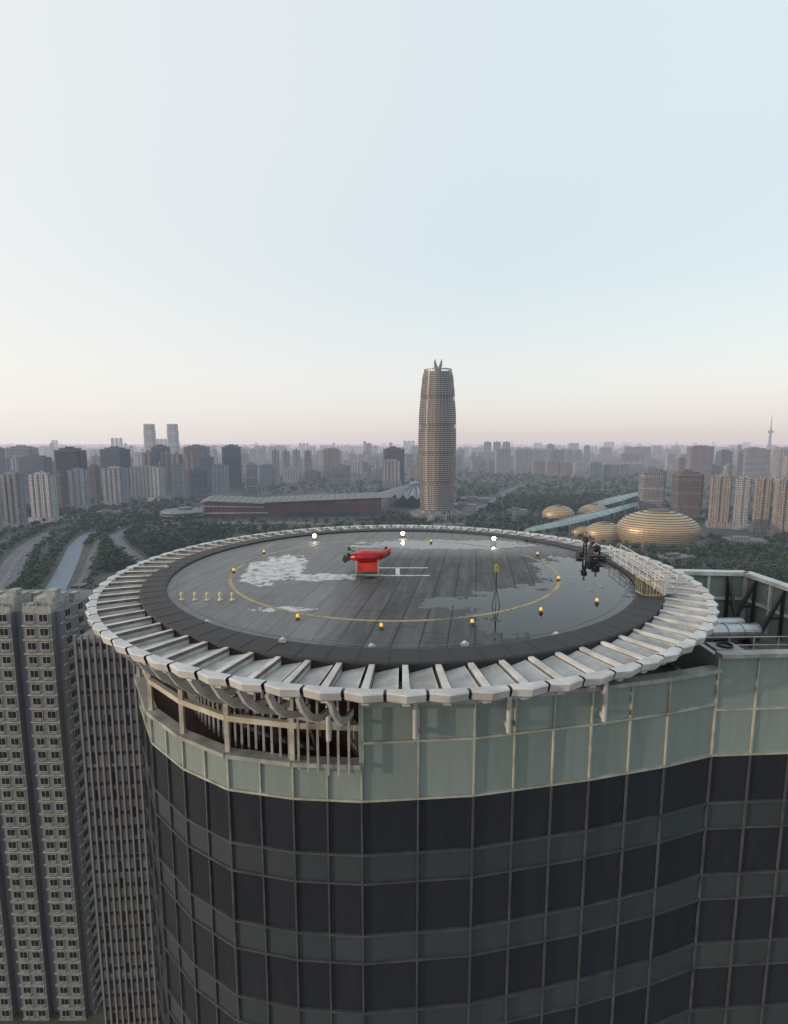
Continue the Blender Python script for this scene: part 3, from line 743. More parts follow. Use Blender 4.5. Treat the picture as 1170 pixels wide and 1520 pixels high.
# ------------------------------------------------------------------ neighbouring buildings
def apartment_near():
    x0,x1,y0,y1,h=-102,-69,104,122,95.5
    e=empty('apartment_building',((x0+x1)/2,y0,0)); top(e,'grey apartment tower with white window surrounds and stepped roofline','building')
    W=x1-x0; b=MB()
    fp=[]; nb=4; sx=W/nb
    for i in range(nb):
        xx=-W/2+i*sx; fp+= [(xx,1.6),(xx+sx*.15,1.6),(xx+sx*.15,0),(xx+sx*.85,0),(xx+sx*.85,1.6)]
    fp+=[(W/2,1.6),(W/2,y1-y0),(-W/2,y1-y0)]
    o2=[]
    for p in fp:
        if not o2 or math.hypot(p[0]-o2[-1][0],p[1]-o2[-1][1])>1e-3:o2.append(p)
    b.prism(o2,0,h,0,1)
    b.build('wall',['grey_panel','roof'],parent=e)
    b=MB()
    for f in range(32):
        z=f*3
        for i in range(nb):
            xx=-W/2+i*sx; b.box(xx+sx*.5,-.12,z,sx*.74,.4,.28)
        b.box(W/2+.12,9,z,.3,16,.22)
    b.build('floor_ledges',['trim'],parent=e)
    b=MB()
    for i in range(nb):
        xx=-W/2+(i+.5)*sx; b.box(xx,5,1.3,sx*.5,5,2.6); b.box(xx+1,4.5,3.2,sx*.22,2,1.4)
        b.box(xx-sx*.28,2.2,.8,1.6,1.2,1.6); b.box(xx+sx*.3,9,1.0,1.2,2,2.0)
        b.beam((xx-sx*.35,.3,.7),(xx+sx*.35,.3,.7),.25,1.4)
        for s2 in range(5): b.box(xx-sx*.32+s2*sx*.16,.3,1.7,.25,.25,.6)
    b.build('roof_parapet',['trim'],parent=e,loc=(0,0,h))
    wb=MB(); wb.box(0,-.02,0,1.9,.14,1.7,0); wb.box(0,-.1,0,1.6,.04,1.4,1); wb.box(0,-.13,0,.06,.04,1.4,0); wb.box(0,-.2,-1.05,1.9,.5,.1,0)
    src=None;cnt=0;rest=MB()
    P=[]
    for f in range(31,-1,-1):
        for i in range(nb):
            for s in(.33,.67):
                P.append((-W/2+sx*(i+s),0,f*3+1.6,0))
        for yy in(3.5,8,12.5): P.append((W/2,yy,f*3+1.6,math.pi/2))
    for (x,y,z,r) in P:
        if cnt<100:
            if src is None: src=wb.build('window',['trim','navy'],parent=e); o=src
            else: o=inst(src,parent=e)
            o.location=(x,y,z); o.rotation_euler=(0,0,r); cnt+=1
        else:
            c,s=math.cos(r),math.sin(r)
            for fi,face in enumerate(wb.f):
                rest.face([(x+wb.v[q][0]*c-wb.v[q][1]*s,y+wb.v[q][0]*s+wb.v[q][1]*c,z+wb.v[q][2]) for q in face],wb.mi[fi])
    o=rest.build('window',['trim','navy'],parent=e); o['kind']='stuff'
apartment_near()
def fin_block():
    e=empty('office_building',(-52,94,0),math.radians(4)); top(e,'pale grey office building with tall closely spaced vertical ribs','building')
    w,d,h=14,18,94
    b=MB(); b.prism([(-w/2,0),(w/2,0),(w/2,d),(-w/2,d)],0,h,0,1); b.build('wall',['off_stone','roof'],parent=e)
    b=MB()
    for i in range(13):
        x=-w/2+.2+i*(w-.4)/12; b.box(x,-.3,h/2+.5,.32,.6,h+1)
    for i in range(1,13): b.box(w/2+.3,i*d/13,h/2+.5,.6,.32,h+1)
    b.build('vertical_fins',['pale_wall'],parent=e)
    b=MB()
    for k in range(31): b.box(0,-.08,k*3.1,w-.5,.16,.6)
    b.build('floor_bands',['redbrown'],parent=e)
    b=MB(); b.box(0,d/2,.9,w*.6,d*.5,1.8); b.build('rooftop_machine_room',['grey_panel'],parent=e,loc=(0,0,h))
fin_block()
o=building(-92,150,13,12,80,'off_blue',.05,True,'standing behind the grey apartments')
# ------------------------------------------------------------------ host building under the helipad
FP=[(-16,34),(-15,29.5),(-12.5,25.6),(-10,23.4),(-7.4,21.9),(-4.4,21.3),(-1.4,21.1),(3.5,21.5),(9,22.6),(13,23.6),(15.8,24.5),(28,25.2),(28,36),(20,42),(10,47),(0,48),(-10,45)]
NFP=len(FP); RZ=119.0; AZ=119.7
host=empty('office_tower',(4,34,0)); top(host,'curved glass office tower with teal panels carrying the helipad','building')
def sub(p): return (p[0]-4,p[1]-34)
def wall_section(A,B,levels,zt,zsplit,pattern):
    A=Vector((*sub(A),0));B=Vector((*sub(B),0)); d=B-A; L=d.length; n=max(1,round(L/2.0)); nn=Vector((d.y,-d.x,0)).normalized()
    gl=MB(); mu=MB()
    for j in range(len(levels)-1):
        za,zb=levels[j],levels[j+1]
        for i in range(n):
            p=A+d*(i/n);q=A+d*((i+1)/n); t1=nn*random.uniform(-.012,.012);t2=nn*random.uniform(-.012,.012)
            u=(random.random()*9,random.random()*9)
            gl.face([p+t1+Vector((0,0,za)),q+t2+Vector((0,0,za)),q-t1+Vector((0,0,zb)),p-t2+Vector((0,0,zb))],pattern(za),[u]*4)
        mu.beam(A+nn*.05+Vector((0,0,zb)),B+nn*.05+Vector((0,0,zb)),.12,.10,0 if zb>=zsplit-.05 else 1)
    for i in range(n+1):
        p=A+d*(i/n)+nn*.04
        mu.beam(p+Vector((0,0,levels[0])),p+Vector((0,0,zsplit)),.08,.12,1,up=nn); mu.beam(p+Vector((0,0,zsplit)),p+Vector((0,0,zt)),.07,.12,0,up=nn)
    w=gl.build('curtain_wall',['teal','navy','teal_low'],parent=host)
    mu.build('mullion_frame',['mull_light','mull_dark'],parent=w)
def lv(z1,first):
    L=[z1]; 
    for f in first: L.append(f)
    z=L[-1]
    while z>84: 
        z-=2.6; L.append(z); z-=1.4; L.append(z)
    return L[::-1]
for i in range(0,12):
    A,B=FP[i],FP[i+1]
    right= i>=6; annex=i>=10
    zt=(AZ if annex else RZ) if right else 116.2
    L=lv(zt,[117.3 if not annex else 117.0,114.6]) if right else lv(116.2,[114.6])
    def pat2(za,L=L,right=right):
        j=L.index(za)
        if za>(114 if right else 114.3): return 0
        return 1 if abs(L[j+1]-L[j]-2.6)<.2 else 2
    wall_section(A,B,L,zt,114.6,pat2)
FPs=[sub(p) for p in FP]
b=MB(); b.prism([(p[0]*.985,p[1]*.985) for p in FPs],0,115.6,0,cap=True); b.build('core_wall',['redbrown'],parent=host)
b=MB(); b.prism([(FPs[i][0]*.985,FPs[i][1]*.985) for i in range(6,NFP)],115.7,117.5,0,cap=True); b.build('roof_floor',['roof'],parent=host)
for rng_i,z in ((range(0,6),116.3),(range(6,10),RZ+.1),(range(10,12),AZ+.1)):
    b=MB()
    for i in rng_i: b.beam((*FPs[i],z),(*FPs[i+1],z),.55,.2)
    b.build('parapet_coping',['trim'],parent=host)
b=MB(); p=FPs[10]; b.box(p[0]+.1,p[1]+3,118.6,.25,6,2.2); b.build('annex_side_wall',['teal'],parent=host)
b=MB()
for z in (119.6,118.0):
    for i in range(0,6): b.beam((*FPs[i],z),(*FPs[i+1],z),.22,.26)
for i in range(0,7,1): b.beam((*FPs[i],116.2),(*FPs[i],120.8),.2,.2)
b.build('open_ring_frame',['cream'],parent=host)
HCx,HCy=0.4-4,33.6-34
# short curved brackets carrying the pad rim
for k in range(19):
    a=math.radians(194+k*3.75); b=MB()
    L=[(17.15,121.5),(16.8,120.9),(16.1,120.2),(15.2,119.7),(14.0,119.4)]
    for (r0,z0),(r1,z1) in zip(L,L[1:]): b.beam((HCx+r0*math.cos(a),HCy+r0*math.sin(a),z0),(HCx+r1*math.cos(a),HCy+r1*math.sin(a),z1),.14,.26)
    b.build('curved_bracket',['white_steel'],parent=host)
def pl(r,a,z): return (HCx+r*math.cos(a),HCy+r*math.sin(a),z)
b=MB()
for k in range(34):
    a0=math.radians(194+k*2.0); r=13.2
    b.beam(pl(r,a0,116.0),pl(r,a0,120.6),.10,.10)
for k in range(13):
    a0=math.radians(194+k*5.0);a1=math.radians(199+k*5.0)
    b.beam(pl(13.2,a0,118.4),pl(13.2,a1,118.4),.14,.16)
b.build('pale_bar_screen',['trim'],parent=host)
b=MB()
for k in range(12):
    a0=math.radians(192+k*5);a1=math.radians(197+k*5); r=12.4
    b.beam(pl(r,a0,119.9),pl(r,a1,119.9),.18,.18); b.beam(pl(r,a0,116.6),pl(r,a1,116.6),.18,.18); b.beam(pl(r,a0,115.6),pl(r,a0,120),.16,.16)
    b.beam(pl(r,a0,116.6),pl(r,a1,119.9),.12,.12); b.beam(pl(r,a1,116.6),pl(r,a0,119.9),.12,.12)
b.build('dark_truss',['dark'],parent=host)
b=MB()
for k in range(13):
    a0=math.radians(193+k*5.2);a1=math.radians(198.2+k*5.2); b.face([pl(10.4,a0,115.6),pl(10.4,a1,115.6),pl(10.4,a1,120),pl(10.4,a0,120)])
b.build('inner_drum_wall',['redbrown'],parent=host)
for (x,y) in [(-2.75,20.75),(4.95,21.35),(9.45,22.3),(0.9,20.9)]:
    b=MB(); b.tube([(x-4,y-34,117.6),(x-4,y-34,121.4)],.11,12); b.beam((x-4,y-34,118.9),(x-4,y-33.4,118.9),.14,.18); b.beam((x-4,y-34,117.8),(x-4,y-33.4,117.8),.16,.24)
    b.build('support_post',['white_steel'],parent=host)
scr=[(17.0,36.6),(24.6,35.9),(25.0,28.6)]
for A,B in zip(scr,scr[1:]):
    a=Vector((*sub(A),0));c=Vector((*sub(B),0));d=c-a;n=max(2,round(d.length/2.4)); nn=Vector((d.y,-d.x,0)).normalized()
    gl=MB();fr=MB()
    for i in range(n):
        p=a+d*i/n;q=a+d*(i+1)/n; u=(random.random()*9,0)
        gl.face([p+Vector((0,0,117.5)),q+Vector((0,0,117.5)),q+Vector((0,0,120.9)),p+Vector((0,0,120.9))],0,[u]*4)
    w=gl.build('roof_screen',['teal'],parent=host)
    for i in range(n+1):
        p=a+d*i/n+nn*.1; fr.beam(p+Vector((0,0,117.5)),p+Vector((0,0,121)),.18,.18)
    fr.beam(a+Vector((0,0,121)),c+Vector((0,0,121)),.7,.26); fr.beam(a+nn*.1+Vector((0,0,119.2)),c+nn*.1+Vector((0,0,119.2)),.16,.16)
    fr.build('screen_frame',['white_steel'],parent=w)
    for i in range(0,n):
        br=MB(); p=a+d*(i+.5)/n+nn*.25; br.beam(p+Vector((0,0,120.8)),p+nn*1.5+Vector((0,0,117.6)),.2,.2); br.beam(p+Vector((0,0,120.8)),p+Vector((0,0,117.6)),.16,.16); br.beam(p+Vector((0,0,119)),p+nn*.9+Vector((0,0,119)),.12,.12)
        br.build('diagonal_brace',['dark'],parent=w)
e=empty('ventilation_duct',(19.5,31.6,117.6)); top(e,'silver ventilation ducts on the tower roof','duct')
b=MB(); b.tube([(-1.2,0,.7),(3.2,.2,.7)],.5,20); b.tube([(-.6,1.4,.7),(3.2,1.6,.7)],.42,20)
for k in range(5): b.tube([(-.9+k,0.01+k*.045,.7),(-.8+k,.02+k*.045,.7)],.55,20)
b.build('duct_pipe',['silver'],parent=e)
b=MB(); 
for k in range(3): b.box(-.6+k*1.6,.8,.12,.25,2.6,.22)
b.build('duct_support',['dark'],parent=e)
e=empty('cooling_unit',(18.6,28.4,117.6)); top(e,'grey box cooling unit with round top fan on roof','machine')
b=MB(); b.box(0,0,.6,1.5,1.1,1.0); b.build('housing',['trim'],parent=e)
b=MB(); b.lathe([(.42,1.1),(.42,1.22),(.36,1.22),(.36,1.12),(0,1.12)],20); b.build('fan_shroud',['dark'],parent=e)
e=empty('roof_handrail',(16.8,29.8,117.6)); top(e,'cream tubular handrail across the tower roof','railing')
b=MB()
for z in(.55,1.05): b.tube([(0,0,z),(7.5,.2,z)],.04,8)
b.build('rail',['cream'],parent=e)
for k in range(6):
    b=MB(); b.tube([(k*1.5,k*.04,0),(k*1.5,k*.04,1.05)],.04,8); b.build('post',['cream'],parent=e)
# ------------------------------------------------------------------ helipad
HC=(0.4,33.6); Z=122.0
pad=empty('helipad',(HC[0],HC[1],Z)); top(pad,'round rooftop helipad with dark wet deck and white finned rim','helipad')
b=MB(); R=14.0; n=120; b.face([(R*math.cos(2*math.pi*k/n),R*math.sin(2*math.pi*k/n),0) for k in range(n)])
b.lathe([(15.3,-1.3),(13,-2.0),(0,-2.0)],60,1); b.build('deck',['deck','dark'],parent=pad)
b=MB(); b.lathe([(14.0,-.05),(14.0,.10),(14.12,.13),(15.28,.10),(15.34,.04),(15.34,-1.3)],160,0)
for k in range(80):
    a=2*math.pi*(k+.5)/80; b.beam((14.05*math.cos(a),14.05*math.sin(a),.125),(15.3*math.cos(a),15.3*math.sin(a),.10),.03,.03)
b.build('edge_band',['black'],parent=pad)
def ringline(r0,r1,z,mat,name,cx=0,cy=0):
    b=MB(); n=140
    for k in range(n):
        a0=2*math.pi*k/n;a1=2*math.pi*(k+1)/n
        b.face([(cx+r0*math.cos(a0),cy+r0*math.sin(a0),z),(cx+r1*math.cos(a0),cy+r1*math.sin(a0),z),(cx+r1*math.cos(a1),cy+r1*math.sin(a1),z),(cx+r0*math.cos(a1),cy+r0*math.sin(a1),z)])
    return b.build(name,[mat],parent=pad)
def worn(name,col,thr=.48):
    m,nt=newmat(name); p=pos(nt); n=noise(nt,p,3.5,6,.7); n2=noise(nt,p,.4,3)
    k=ramp(nt,ma(nt,'ADD',n,ma(nt,'MULTIPLY',ma(nt,'SUBTRACT',n2,.5),.8)),thr-.12,thr+.08)
    c=mixc(nt,k,(.06,.052,.042),col); return finish(m,nt,pbsdf(nt,c,.5),False)
M['wyel']=worn('worn_yellow_line',(.34,.26,.10),.47); M['wwht']=worn('worn_grey_line',(.12,.12,.12),.55); M['wh']=worn('worn_white_letter',(.55,.55,.56),.38)
ringline(10.03,10.23,.005,'wyel','touchdown_circle',-.35,-.4); ringline(13.47,13.53,.005,'wwht','deck_edge_line')
b=MB()
for (xa,xb,y0) in((-2.2,1.8,31.35-HC[1]),(-2.2,1.8,33.35-HC[1])): b.face([(xa,y0-.11,.006),(xb,y0-.11,.006),(xb,y0+.11,.006),(xa,y0+.11,.006)])
b.face([(-.30,31.46-HC[1],.006),(-.04,31.46-HC[1],.006),(-.04,33.24-HC[1],.006),(-.30,33.24-HC[1],.006)])
b.build('letter_h_marking',['wh'],parent=pad)
for k in range(2):
    b=MB(); x=10.4+k*.8;y=-5.3+ k*.9
    b.face([(x-.1,y-.7,.006),(x+.12,y-.7,.006),(x+.12,y+.5,.006),(x-.1,y+.5,.006)])
    b.build('yellow_dash_marking',['wyel'],parent=pad)
# outer ring : thin, toothed segments
b=MB(); NS=80; g=.0030
for k in range(NS):
    for half in(0,1):
        a0=2*math.pi*(k+.5+half*.5)/NS+(g if half==0 else 0);a1=2*math.pi*(k+1+half*.5)/NS-(g if half else 0)
        f0=-.04 if half==0 else .14; f1=.14 if half==0 else .0
        pr=[(17.28,-.24),(17.28,.03),(17.58,.05),(17.64,.01),(17.56,-.26),(17.46,-.34),(17.34,-.34),(17.28,-.24)]
        for (r0,z0),(r1,z1) in zip(pr,pr[1:]):
            def P(r,z,a,f): rr=r+(f if r>17.3 else 0); return (rr*math.cos(a),rr*math.sin(a),z)
            b.face([P(r0,z0,a0,f0),P(r0,z0,a1,f1),P(r1,z1,a1,f1),P(r1,z1,a0,f0)][::-1])
b.lathe([(17.30,-.22),(17.30,0.0),(17.50,.02),(17.54,-.03),(17.46,-.24)],80,1)
b.build('outer_ring',['white_steel','dark'],parent=pad)
b=MB(); b.lathe([(15.35,-.62),(16.3,-.54),(17.3,-.34)],160); b.build('soffit',['soffit'],parent=pad)
b=MB()
r0,r1=15.36,17.29
b.prism([(r0,-.10),(r1,-.13),(r1,.13),(r0,.10)],-.56,.03,0,bottom=True)
b.prism([(r0,.102),(r1,.132),(r1,.155),(r0,.125)],-.10,.035,2,bottom=True)
wi,wo=.98,1.10
b.face([(r0,.13,-.30),(r1,.16,-.24),(r1,wo,-.05),(r0,wi,-.06)],1)
b.face([(r0,wi,-.10),(r1,wo,-.09),(r1,.16,-.28),(r0,.13,-.34)],1)
src=b.build('fin',['fin','fin_web','rust'],parent=pad)
for k in range(1,80): inst(src,parent=pad,rot=2*math.pi*k/80)
# ------------------------------------------------------------------ things on the deck
dz=Z+.001
p=site(547,851,Z); e=empty('firefighting_drone',(p.x,p.y,dz),math.radians(4)); top(e,'red firefighting drone with red tank standing on the deck','drone')
b=MB()
secs=[(-1.15,.22,.92,1.02,1.14),(-.85,.40,.84,1.06,1.32),(-.35,.50,.80,1.08,1.46),(.35,.50,.80,1.10,1.44),(.75,.40,.90,1.16,1.40),(1.10,.26,1.02,1.26,1.46),(1.38,.14,1.26,1.40,1.62)]
rings=[]
for (x,w,z0,z1,z2) in secs:
    rings.append([Vector((x,-w*.6,z0)),Vector((x,w*.6,z0)),Vector((x,w,z1)),Vector((x,w*.82,z2-.06)),Vector((x,w*.45,z2)),Vector((x,-w*.45,z2)),Vector((x,-w*.82,z2-.06)),Vector((x,-w,z1))])
for i in range(len(rings)-1):
    for k in range(8):
        j=(k+1)%8; b.face([rings[i][k],rings[i+1][k],rings[i+1][j],rings[i][j]])
b.face(rings[0]);b.face(rings[-1][::-1])
b.build('fuselage',['red'],parent=e,merge=True)
b=MB(); b.prism([(-1.62,-.2),(-1.14,-.26),(-1.14,.26),(-1.62,.2)],.86,1.16,0,bottom=True,poly2=[(-1.5,-.14),(-1.14,-.22),(-1.14,.22),(-1.5,.14)]); b.ellipsoid((-1.42,0,.82),(.12,.12,.12),10,8); b.build('camera_nose',['black'],parent=e)
b=MB(); b.prism([(-.72,-.42),(.62,-.42),(.62,.42),(-.72,.42)],.22,.74,0,bottom=True,poly2=[(-.66,-.38),(.58,-.38),(.58,.38),(-.66,.38)]); b.box(-.05,0,.77,.9,.5,.1,1); b.build('water_tank',['orange','black'],parent=e)
for s in(-1,1):
    b=MB(); b.tube([(-1.0,s*.62,.06),(.9,s*.62,.06)],.035,8)
    for x in(-.75,.6): b.tube([(x,s*.62,.06),(x,s*.3,.95)],.03,8)
    b.build('landing_skid',['trim'],parent=e)
for sx,sy in((-1,-1),(-1,1),(1,-1),(1,1)):
    cxp=(-.75 if sx<0 else .7); 
    b=MB(); b.tube([(cxp,sy*.35,1.28),(cxp+sx*.45,sy*.9,1.34)],.045,8); b.tube([(cxp+sx*.45,sy*.9,1.28),(cxp+sx*.45,sy*.9,1.48)],.09,12)
    arm=b.build('rotor_arm',['black'],parent=e)
    b=MB(); px,py=cxp+sx*.45,sy*.9; ang=random.uniform(-.3,.3)
    for q in(0,math.pi):
        d=Vector((math.cos(ang+q),math.sin(ang+q),0)); nn=Vector((-d.y,d.x,0)); c0=Vector((px,py,1.495))
        b.face([c0+nn*.02,c0+d*.2+nn*.05,c0+d*.5+nn*.02,c0+d*.5-nn*.01,c0+d*.2-nn*.04+Vector((0,0,.01)),c0-nn*.02])
    b.build('propeller',['dark'],parent=arm)
def beacon(X,Y,s=1.0,tall=False,label='small amber warning beacon on the helipad deck'):
    p=site(X,Y,Z); e=empty('warning_beacon',(p.x,p.y,dz)); e.scale=(s,s,s)
    h=.12 if tall else 0
    b=MB(); b.lathe([(0,0),(.18,0),(.19,.05),(.12,.10),(.08,.13),(.08,.20+h),(.12,.22+h),(0,.22+h)],16); b.build('lamp_base',['cream' if tall else 'dark'],parent=e,smooth=False)
    b=MB(); b.lathe([(.11,.22+h),(.12,.30+h),(.10,.40+h),(.05,.45+h),(0,.46+h)],16); b.build('lamp_dome',['amber' if not tall else 'pale_amber'],parent=e,smooth=True)
    top(e,label,'lamp','helipad warning beacons')
for X in(270,290,308,327,345): beacon(X,891,.75,True,'pale amber bollard lamp in a row on the deck')
for X,Y in((442,920),(566,934),(701,928),(803,910),(886,896),(829,862),(347,850),(392,822),(640,806),(798,825)): beacon(X,Y,.62)
for X,Y in((552,962),(826,944),(308,926),(247,846),(420,957),(690,958)):
    p=site(X,Y,Z); e=empty('deck_fitting',(p.x,p.y,Z+.12 if math.hypot(p.x-HC[0],p.y-HC[1])>14 else dz)); top(e,'small white lamp fitting at the deck edge','lamp','deck edge fittings')
    b=MB(); b.box(0,0,.05,.3,.2,.1); b.build('bracket',['trim'],parent=e); b=MB(); b.lathe([(.08,.1),(.09,.15),(.05,.18),(0,.19)],12); b.build('lens',['white_steel'],parent=e)
for X,Y in((467,803),(598,799),(733,807)):
    p=site(X,Y,Z); e=empty('floodlight',(p.x,p.y,dz)); top(e,'lit white floodlight on a short tripod at deck edge','floodlight','lit floodlights')
    b=MB()
    for k in range(3):
        a=k*2.09+.5; b.tube([(0,0,.3),(.25*math.cos(a),.25*math.sin(a),0)],.02,6)
    b.build('tripod',['dark'],parent=e)
    b=MB(); b.box(0,.08,.42,.44,.16,.34); b.build('housing',['dark'],parent=e)
    b=MB(); b.lathe([(0,0),(.15,0),(.15,.03),(0,.05)],20); o=b.build('lens',['lamp'],parent=e); o.location=(0,0,.42); o.rotation_euler=(math.radians(97),0,0)
p=site(736,900,Z); e=empty('instrument_tripod',(p.x,p.y,dz)); top(e,'tall slim dark tripod with small olive instrument head on deck','tripod')
b=MB()
for k in range(3):
    a=k*2.09+.3; b.tube([(0,0,.95),(.22*math.cos(a),.22*math.sin(a),0)],.022,6)
b.tube([(0,0,.9),(0,0,1.75)],.035,8); b.build('leg_frame',['dark'],parent=e)
b=MB(); b.prism([(-.11,-.09),(.11,-.09),(.11,.09),(-.11,.09)],1.75,2.0,0,bottom=True); b.lathe([(.06,2.0),(.09,2.06),(.05,2.14),(0,2.15)],12); b.build('instrument_head',['hivis'],parent=e)
# railing
A=site(905,832,Z);Bp=site(984,886,Z)
e=empty('access_railing',(A.x,A.y,dz+.1),0); top(e,'white steel access railing along the deck edge','railing')
d=Bp-A; b=MB()
for z in(.3,.62,.95): b.tube([(0,0,z),(d.x,d.y,z)],.025,8)
b.build('rail',['white_steel'],parent=e)
for i in range(9):
    b=MB(); q=d*i/8; b.tube([(q.x,q.y,0),(q.x,q.y,1.0)],.032,8,0); b.build('post',['white_steel'],parent=e)
b=MB(); off=Vector((.8,.2,0))
for z in(.3,.62,.95): b.tube([(off.x,off.y,z),(d.x+off.x,d.y+off.y,z)],.025,8)
for i in range(9):
    q=d*i/8+off; b.tube([(q.x,q.y,-.3),(q.x,q.y,.95)],.028,8)
b.build('outer_rail',['white_steel'],parent=e)
b=MB(); 
for i in range(20):
    q=d*(i+.5)/20+off*.5; b.box(q.x,q.y,.03,.7,.42,.05)
b.build('walkway_tread',['trim'],parent=e)
p=site(955,889,Z); q=site(982,888,Z); e=empty('yellow_gate',(p.x,p.y,dz+.1)); top(e,'dull yellow barred safety gate at the deck access','gate')
w=q.x-p.x; b=MB()
for z in(.1,.85): b.tube([(0,0,z),(w,0,z)],.028,8)
for i in range(7): b.tube([(w*i/6,0,0),(w*i/6,0,.85)],.016,6)
for z in(.1,.85): b.tube([(0,0,z),(0,.9,z)],.028,8)
for i in range(5): b.tube([(0,.9*i/4,0),(0,.9*i/4,.85)],.016,6)
b.build('barred_frame',['yellow'],parent=e)
b=MB(); b.box(w+.12,.1,.6,.16,.06,1.1,0); b.build('warning_board',['white_steel'],parent=e)
for (X,Y,s,r) in((880,834,1,.2),(893,833,.8,-.3),(861,826,.7,.6)):
    p=site(X,Y,Z); e=empty('equipment_case',(p.x,p.y,dz),r); e.scale=(s,s,s); top(e,'black equipment case with handle on the deck','case','equipment cases')
    b=MB(); b.box(0,0,.16,.7,.45,.3); b.box(0,0,.40,.72,.47,.14); b.build('case_shell',['black'],parent=e)
    b=MB(); b.tube([(-.12,-.25,.3),(-.12,-.3,.3),(.12,-.3,.3),(.12,-.25,.3)],.015,6); b.build('handle',['silver'],parent=e)
# people
def person(loc,yaw,joints,label,cloth):
    e=empty('person',loc,yaw); top(e,label,'person')
    order=['pelvis','waist','chest','neck','shl','ell','wrl','shr','elr','wrr','hipl','knl','anl','tol','hipr','knr','anr','tor']
    ed=[('pelvis','waist'),('waist','chest'),('chest','neck'),('chest','shl'),('shl','ell'),('ell','wrl'),('chest','shr'),('shr','elr'),('elr','wrr'),('pelvis','hipl'),('hipl','knl'),('knl','anl'),('anl','tol'),('pelvis','hipr'),('hipr','knr'),('knr','anr'),('anr','tor')]
    me=bpy.data.meshes.new('body'); me.from_pydata([joints[k][:3] for k in order],[(order.index(a),order.index(c)) for a,c in ed],[])
    me.materials.append(M[cloth])
    o=bpy.data.objects.new('body',me); COL.objects.link(o); o.parent=e
    md=o.modifiers.new('skin','SKIN'); 
    for i,k in enumerate(order):
        sv=me.skin_vertices[0].data[i]; r=joints[k][3]; sv.radius=(r,r*.85); sv.use_root=(k=='pelvis')
    md.use_smooth_shade=True
    s=o.modifiers.new('sub','SUBSURF'); s.levels=1; s.render_levels=2
    n=Vector(joints['neck'][:3]); hd=Vector(joints['head'][:3])
    b=MB()
    def fn(dv,q):
        if dv.y<-.85 and abs(dv.z)<.25: q=q*1.12
        if dv.z<-.3: q=Vector((q.x*.88,q.y*.95,q.z))
        return q
    b.ellipsoid(hd,(.078,.098,.118),16,12,0,fn)
    for s2 in(-1,1):
        b.ellipsoid(hd+Vector((s2*.08,.01,-.005)),(.012,.022,.03),6,5); b.ellipsoid(hd+Vector((s2*.03,-.088,.012)),(.012,.01,.007),6,5,1)
    b.ellipsoid(hd+Vector((0,-.09,-.055)),(.025,.008,.007),6,5,1)
    b.tube([n,hd+Vector((0,.01,-.07))],.05,10)
    b.build('head',['skin','hair'],parent=e,smooth=True)
    b=MB(); b.ellipsoid(hd+Vector((0,.018,.03)),(.086,.098,.105),14,10); b.build('hair',['hair'],parent=e,smooth=True)
    for w,el in(('wrl','ell'),('wrr','elr')):
        W=Vector(joints[w][:3]); D=(W-Vector(joints[el][:3])).normalized(); side=D.cross(Vector((0,0,1)))
        if side.length<.2: side=Vector((0,1,0))
        side.normalize(); b=MB(); b.tube([W,W+D*.09],[.03,.036],8)
        for i in range(4): 
            a=W+D*.085+side*(-.027+i*.018); l=(.065,.075,.07,.055)[i]; dn=D.cross(side)
            b.tube([a,a+D*l*.6,a+D*l+dn*.02],[.009,.009,.007],6)
        a=W+D*.03+side*-.035; b.tube([a,a+(D-side*.6)*.05,a+(D-side*.3)*.075],[.011,.01,.008],6)
        b.build('hand',['skin'],parent=e)
    return e
stand=dict(pelvis=(0,0,.93,.13),waist=(0,0,1.08,.125),chest=(0,0,1.32,.15),neck=(0,0,1.47,.06),head=(0,-.02,1.63),
 shl=(.19,0,1.38,.065),ell=(.25,.0,1.10,.048),wrl=(.20,-.2,.98,.034),shr=(-.19,0,1.38,.065),elr=(-.24,.03,1.1,.048),wrr=(-.15,-.22,1.05,.034),
 hipl=(.1,0,.86,.095),knl=(.12,-.02,.48,.066),anl=(.13,.02,.09,.048),tol=(.14,-.15,.04,.04),hipr=(-.1,0,.86,.095),knr=(-.12,-.02,.48,.066),anr=(-.13,.02,.09,.048),tor=(-.14,-.15,.04,.04))
crouch=dict(pelvis=(0,.12,.36,.14),waist=(0,.08,.52,.13),chest=(0,-.1,.74,.15),neck=(0,-.2,.87,.06),head=(0,-.28,1.0),
 shl=(.19,-.12,.78,.065),ell=(.25,-.32,.55,.048),wrl=(.12,-.5,.42,.034),shr=(-.19,-.12,.78,.065),elr=(-.25,-.32,.55,.048),wrr=(-.12,-.5,.42,.034),
 hipl=(.12,.08,.36,.1),knl=(.2,-.3,.50,.07),anl=(.18,-.02,.09,.05),tol=(.2,-.18,.04,.04),hipr=(-.12,.08,.36,.1),knr=(-.2,-.3,.5,.07),anr=(-.18,-.02,.09,.05),tor=(-.2,-.18,.04,.04))
def onpad(X,Y):
    p=site(X,Y,Z); r=math.hypot(p.x-HC[0],p.y-HC[1]); return (p.x,p.y,Z+.12 if r>14 else dz)
person(onpad(868,826),math.radians(-60),stand,'person in dark clothes standing by equipment on the deck','cloth_dark')
person(onpad(886,829),math.radians(-30),crouch,'person in dark clothes crouching over a black case','cloth_dark')
person(onpad(877,823),math.radians(20),crouch,'person in grey clothes crouching beside the equipment','cloth_grey')
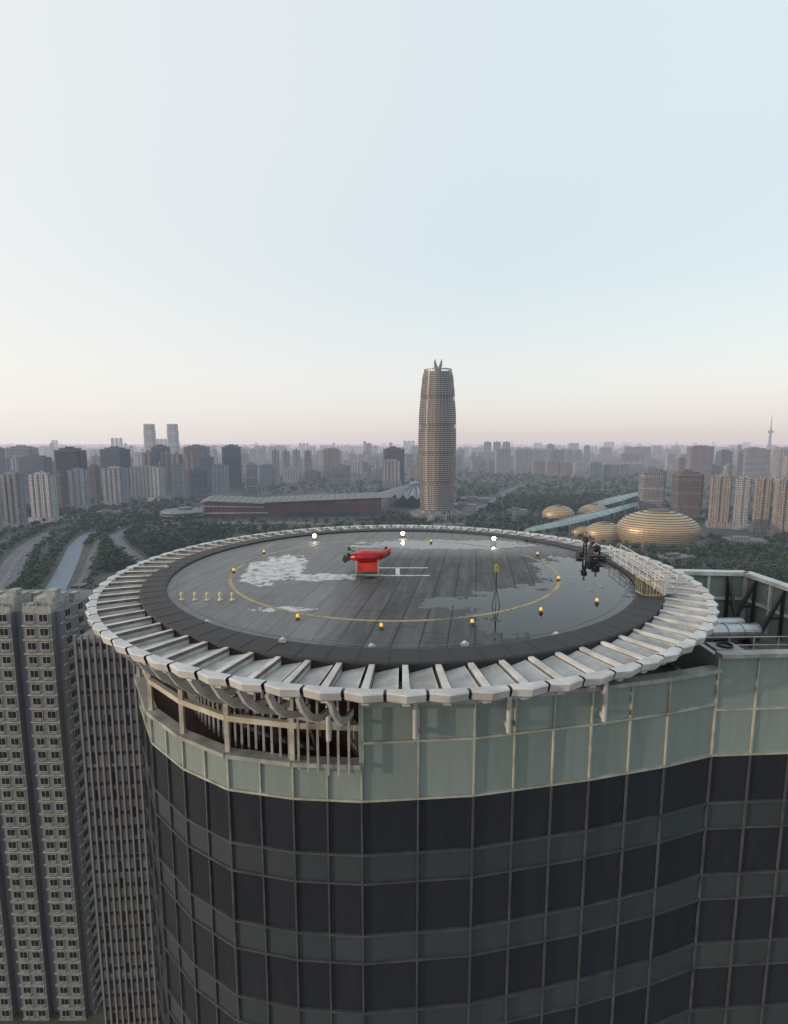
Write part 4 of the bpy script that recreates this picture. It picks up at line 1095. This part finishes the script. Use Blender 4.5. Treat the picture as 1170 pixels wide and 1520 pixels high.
# ------------------------------------------------------------------ world, sun, camera
SUN=Vector((-.93,-.34,.12)).normalized(); el=math.asin(SUN.z); az=math.atan2(SUN.x,SUN.y)
w=bpy.data.worlds.new('World'); scene.world=w; w.use_nodes=True; nt=w.node_tree; nt.nodes.clear()
sky=nd(nt,'ShaderNodeTexSky',sky_type='NISHITA'); sky.sun_disc=False; sky.sun_elevation=el; sky.sun_rotation=az%(2*math.pi); sky.air_density=1.2; sky.dust_density=2.5
bg=nd(nt,'ShaderNodeBackground'); bg.inputs[1].default_value=.05; nt.links.new(sky.outputs[0],bg.inputs[0])
tc=nd(nt,'ShaderNodeTexCoord'); s=nd(nt,'ShaderNodeSeparateXYZ'); nt.links.new(tc.outputs['Generated'],s.inputs[0])
cr=nd(nt,'ShaderNodeValToRGB'); cr.color_ramp.interpolation='B_SPLINE'; els=cr.color_ramp.elements
stops=[(0,(.66,.60,.61)),(.03,(.73,.68,.69)),(.09,(.77,.76,.77)),(.17,(.72,.765,.79)),(.30,(.62,.725,.785)),(.45,(.68,.76,.80)),(.62,(.71,.79,.83)),(1,(.65,.74,.80))]
els[0].position=0; els[0].color=(*stops[0][1],1); els[1].position=1; els[1].color=(*stops[-1][1],1)
for pz,cc in stops[1:-1]:
    q=els.new(pz); q.color=(*cc,1)
nt.links.new(s.outputs[2],cr.inputs[0])
lf=ramp(nt,s.outputs[0],.15,-.7)
cc=mixc(nt,ma(nt,'MULTIPLY',lf,.75),cr.outputs[0],(.88,.85,.83))
bg2=nd(nt,'ShaderNodeBackground'); nt.links.new(cc,bg2.inputs[0]); bg2.inputs[1].default_value=.97
ad=nd(nt,'ShaderNodeAddShader'); nt.links.new(bg.outputs[0],ad.inputs[0]); nt.links.new(bg2.outputs[0],ad.inputs[1])
ow=nd(nt,'ShaderNodeOutputWorld'); nt.links.new(ad.outputs[0],ow.inputs[0])
l=bpy.data.lights.new('sun','SUN'); l.energy=2.2; l.angle=math.radians(.8); l.color=(1,.78,.58)
lo=bpy.data.objects.new('sun',l); COL.objects.link(lo); lo.rotation_euler=SUN.to_track_quat('Z','Y').to_euler(); lo.location=(-50,-20,200)
cam=bpy.data.cameras.new('camera'); co=bpy.data.objects.new('camera',cam); COL.objects.link(co); co.location=(0,0,CAMZ)
co.rotation_euler=(math.pi/2-PIT,0,0); cam.sensor_fit='HORIZONTAL'; cam.sensor_width=36; cam.lens=36*F/1170; cam.clip_end=120000; cam.clip_start=.1
scene.camera=co
scene.view_settings.view_transform='Standard'; scene.view_settings.look='None'; scene.view_settings.exposure=0
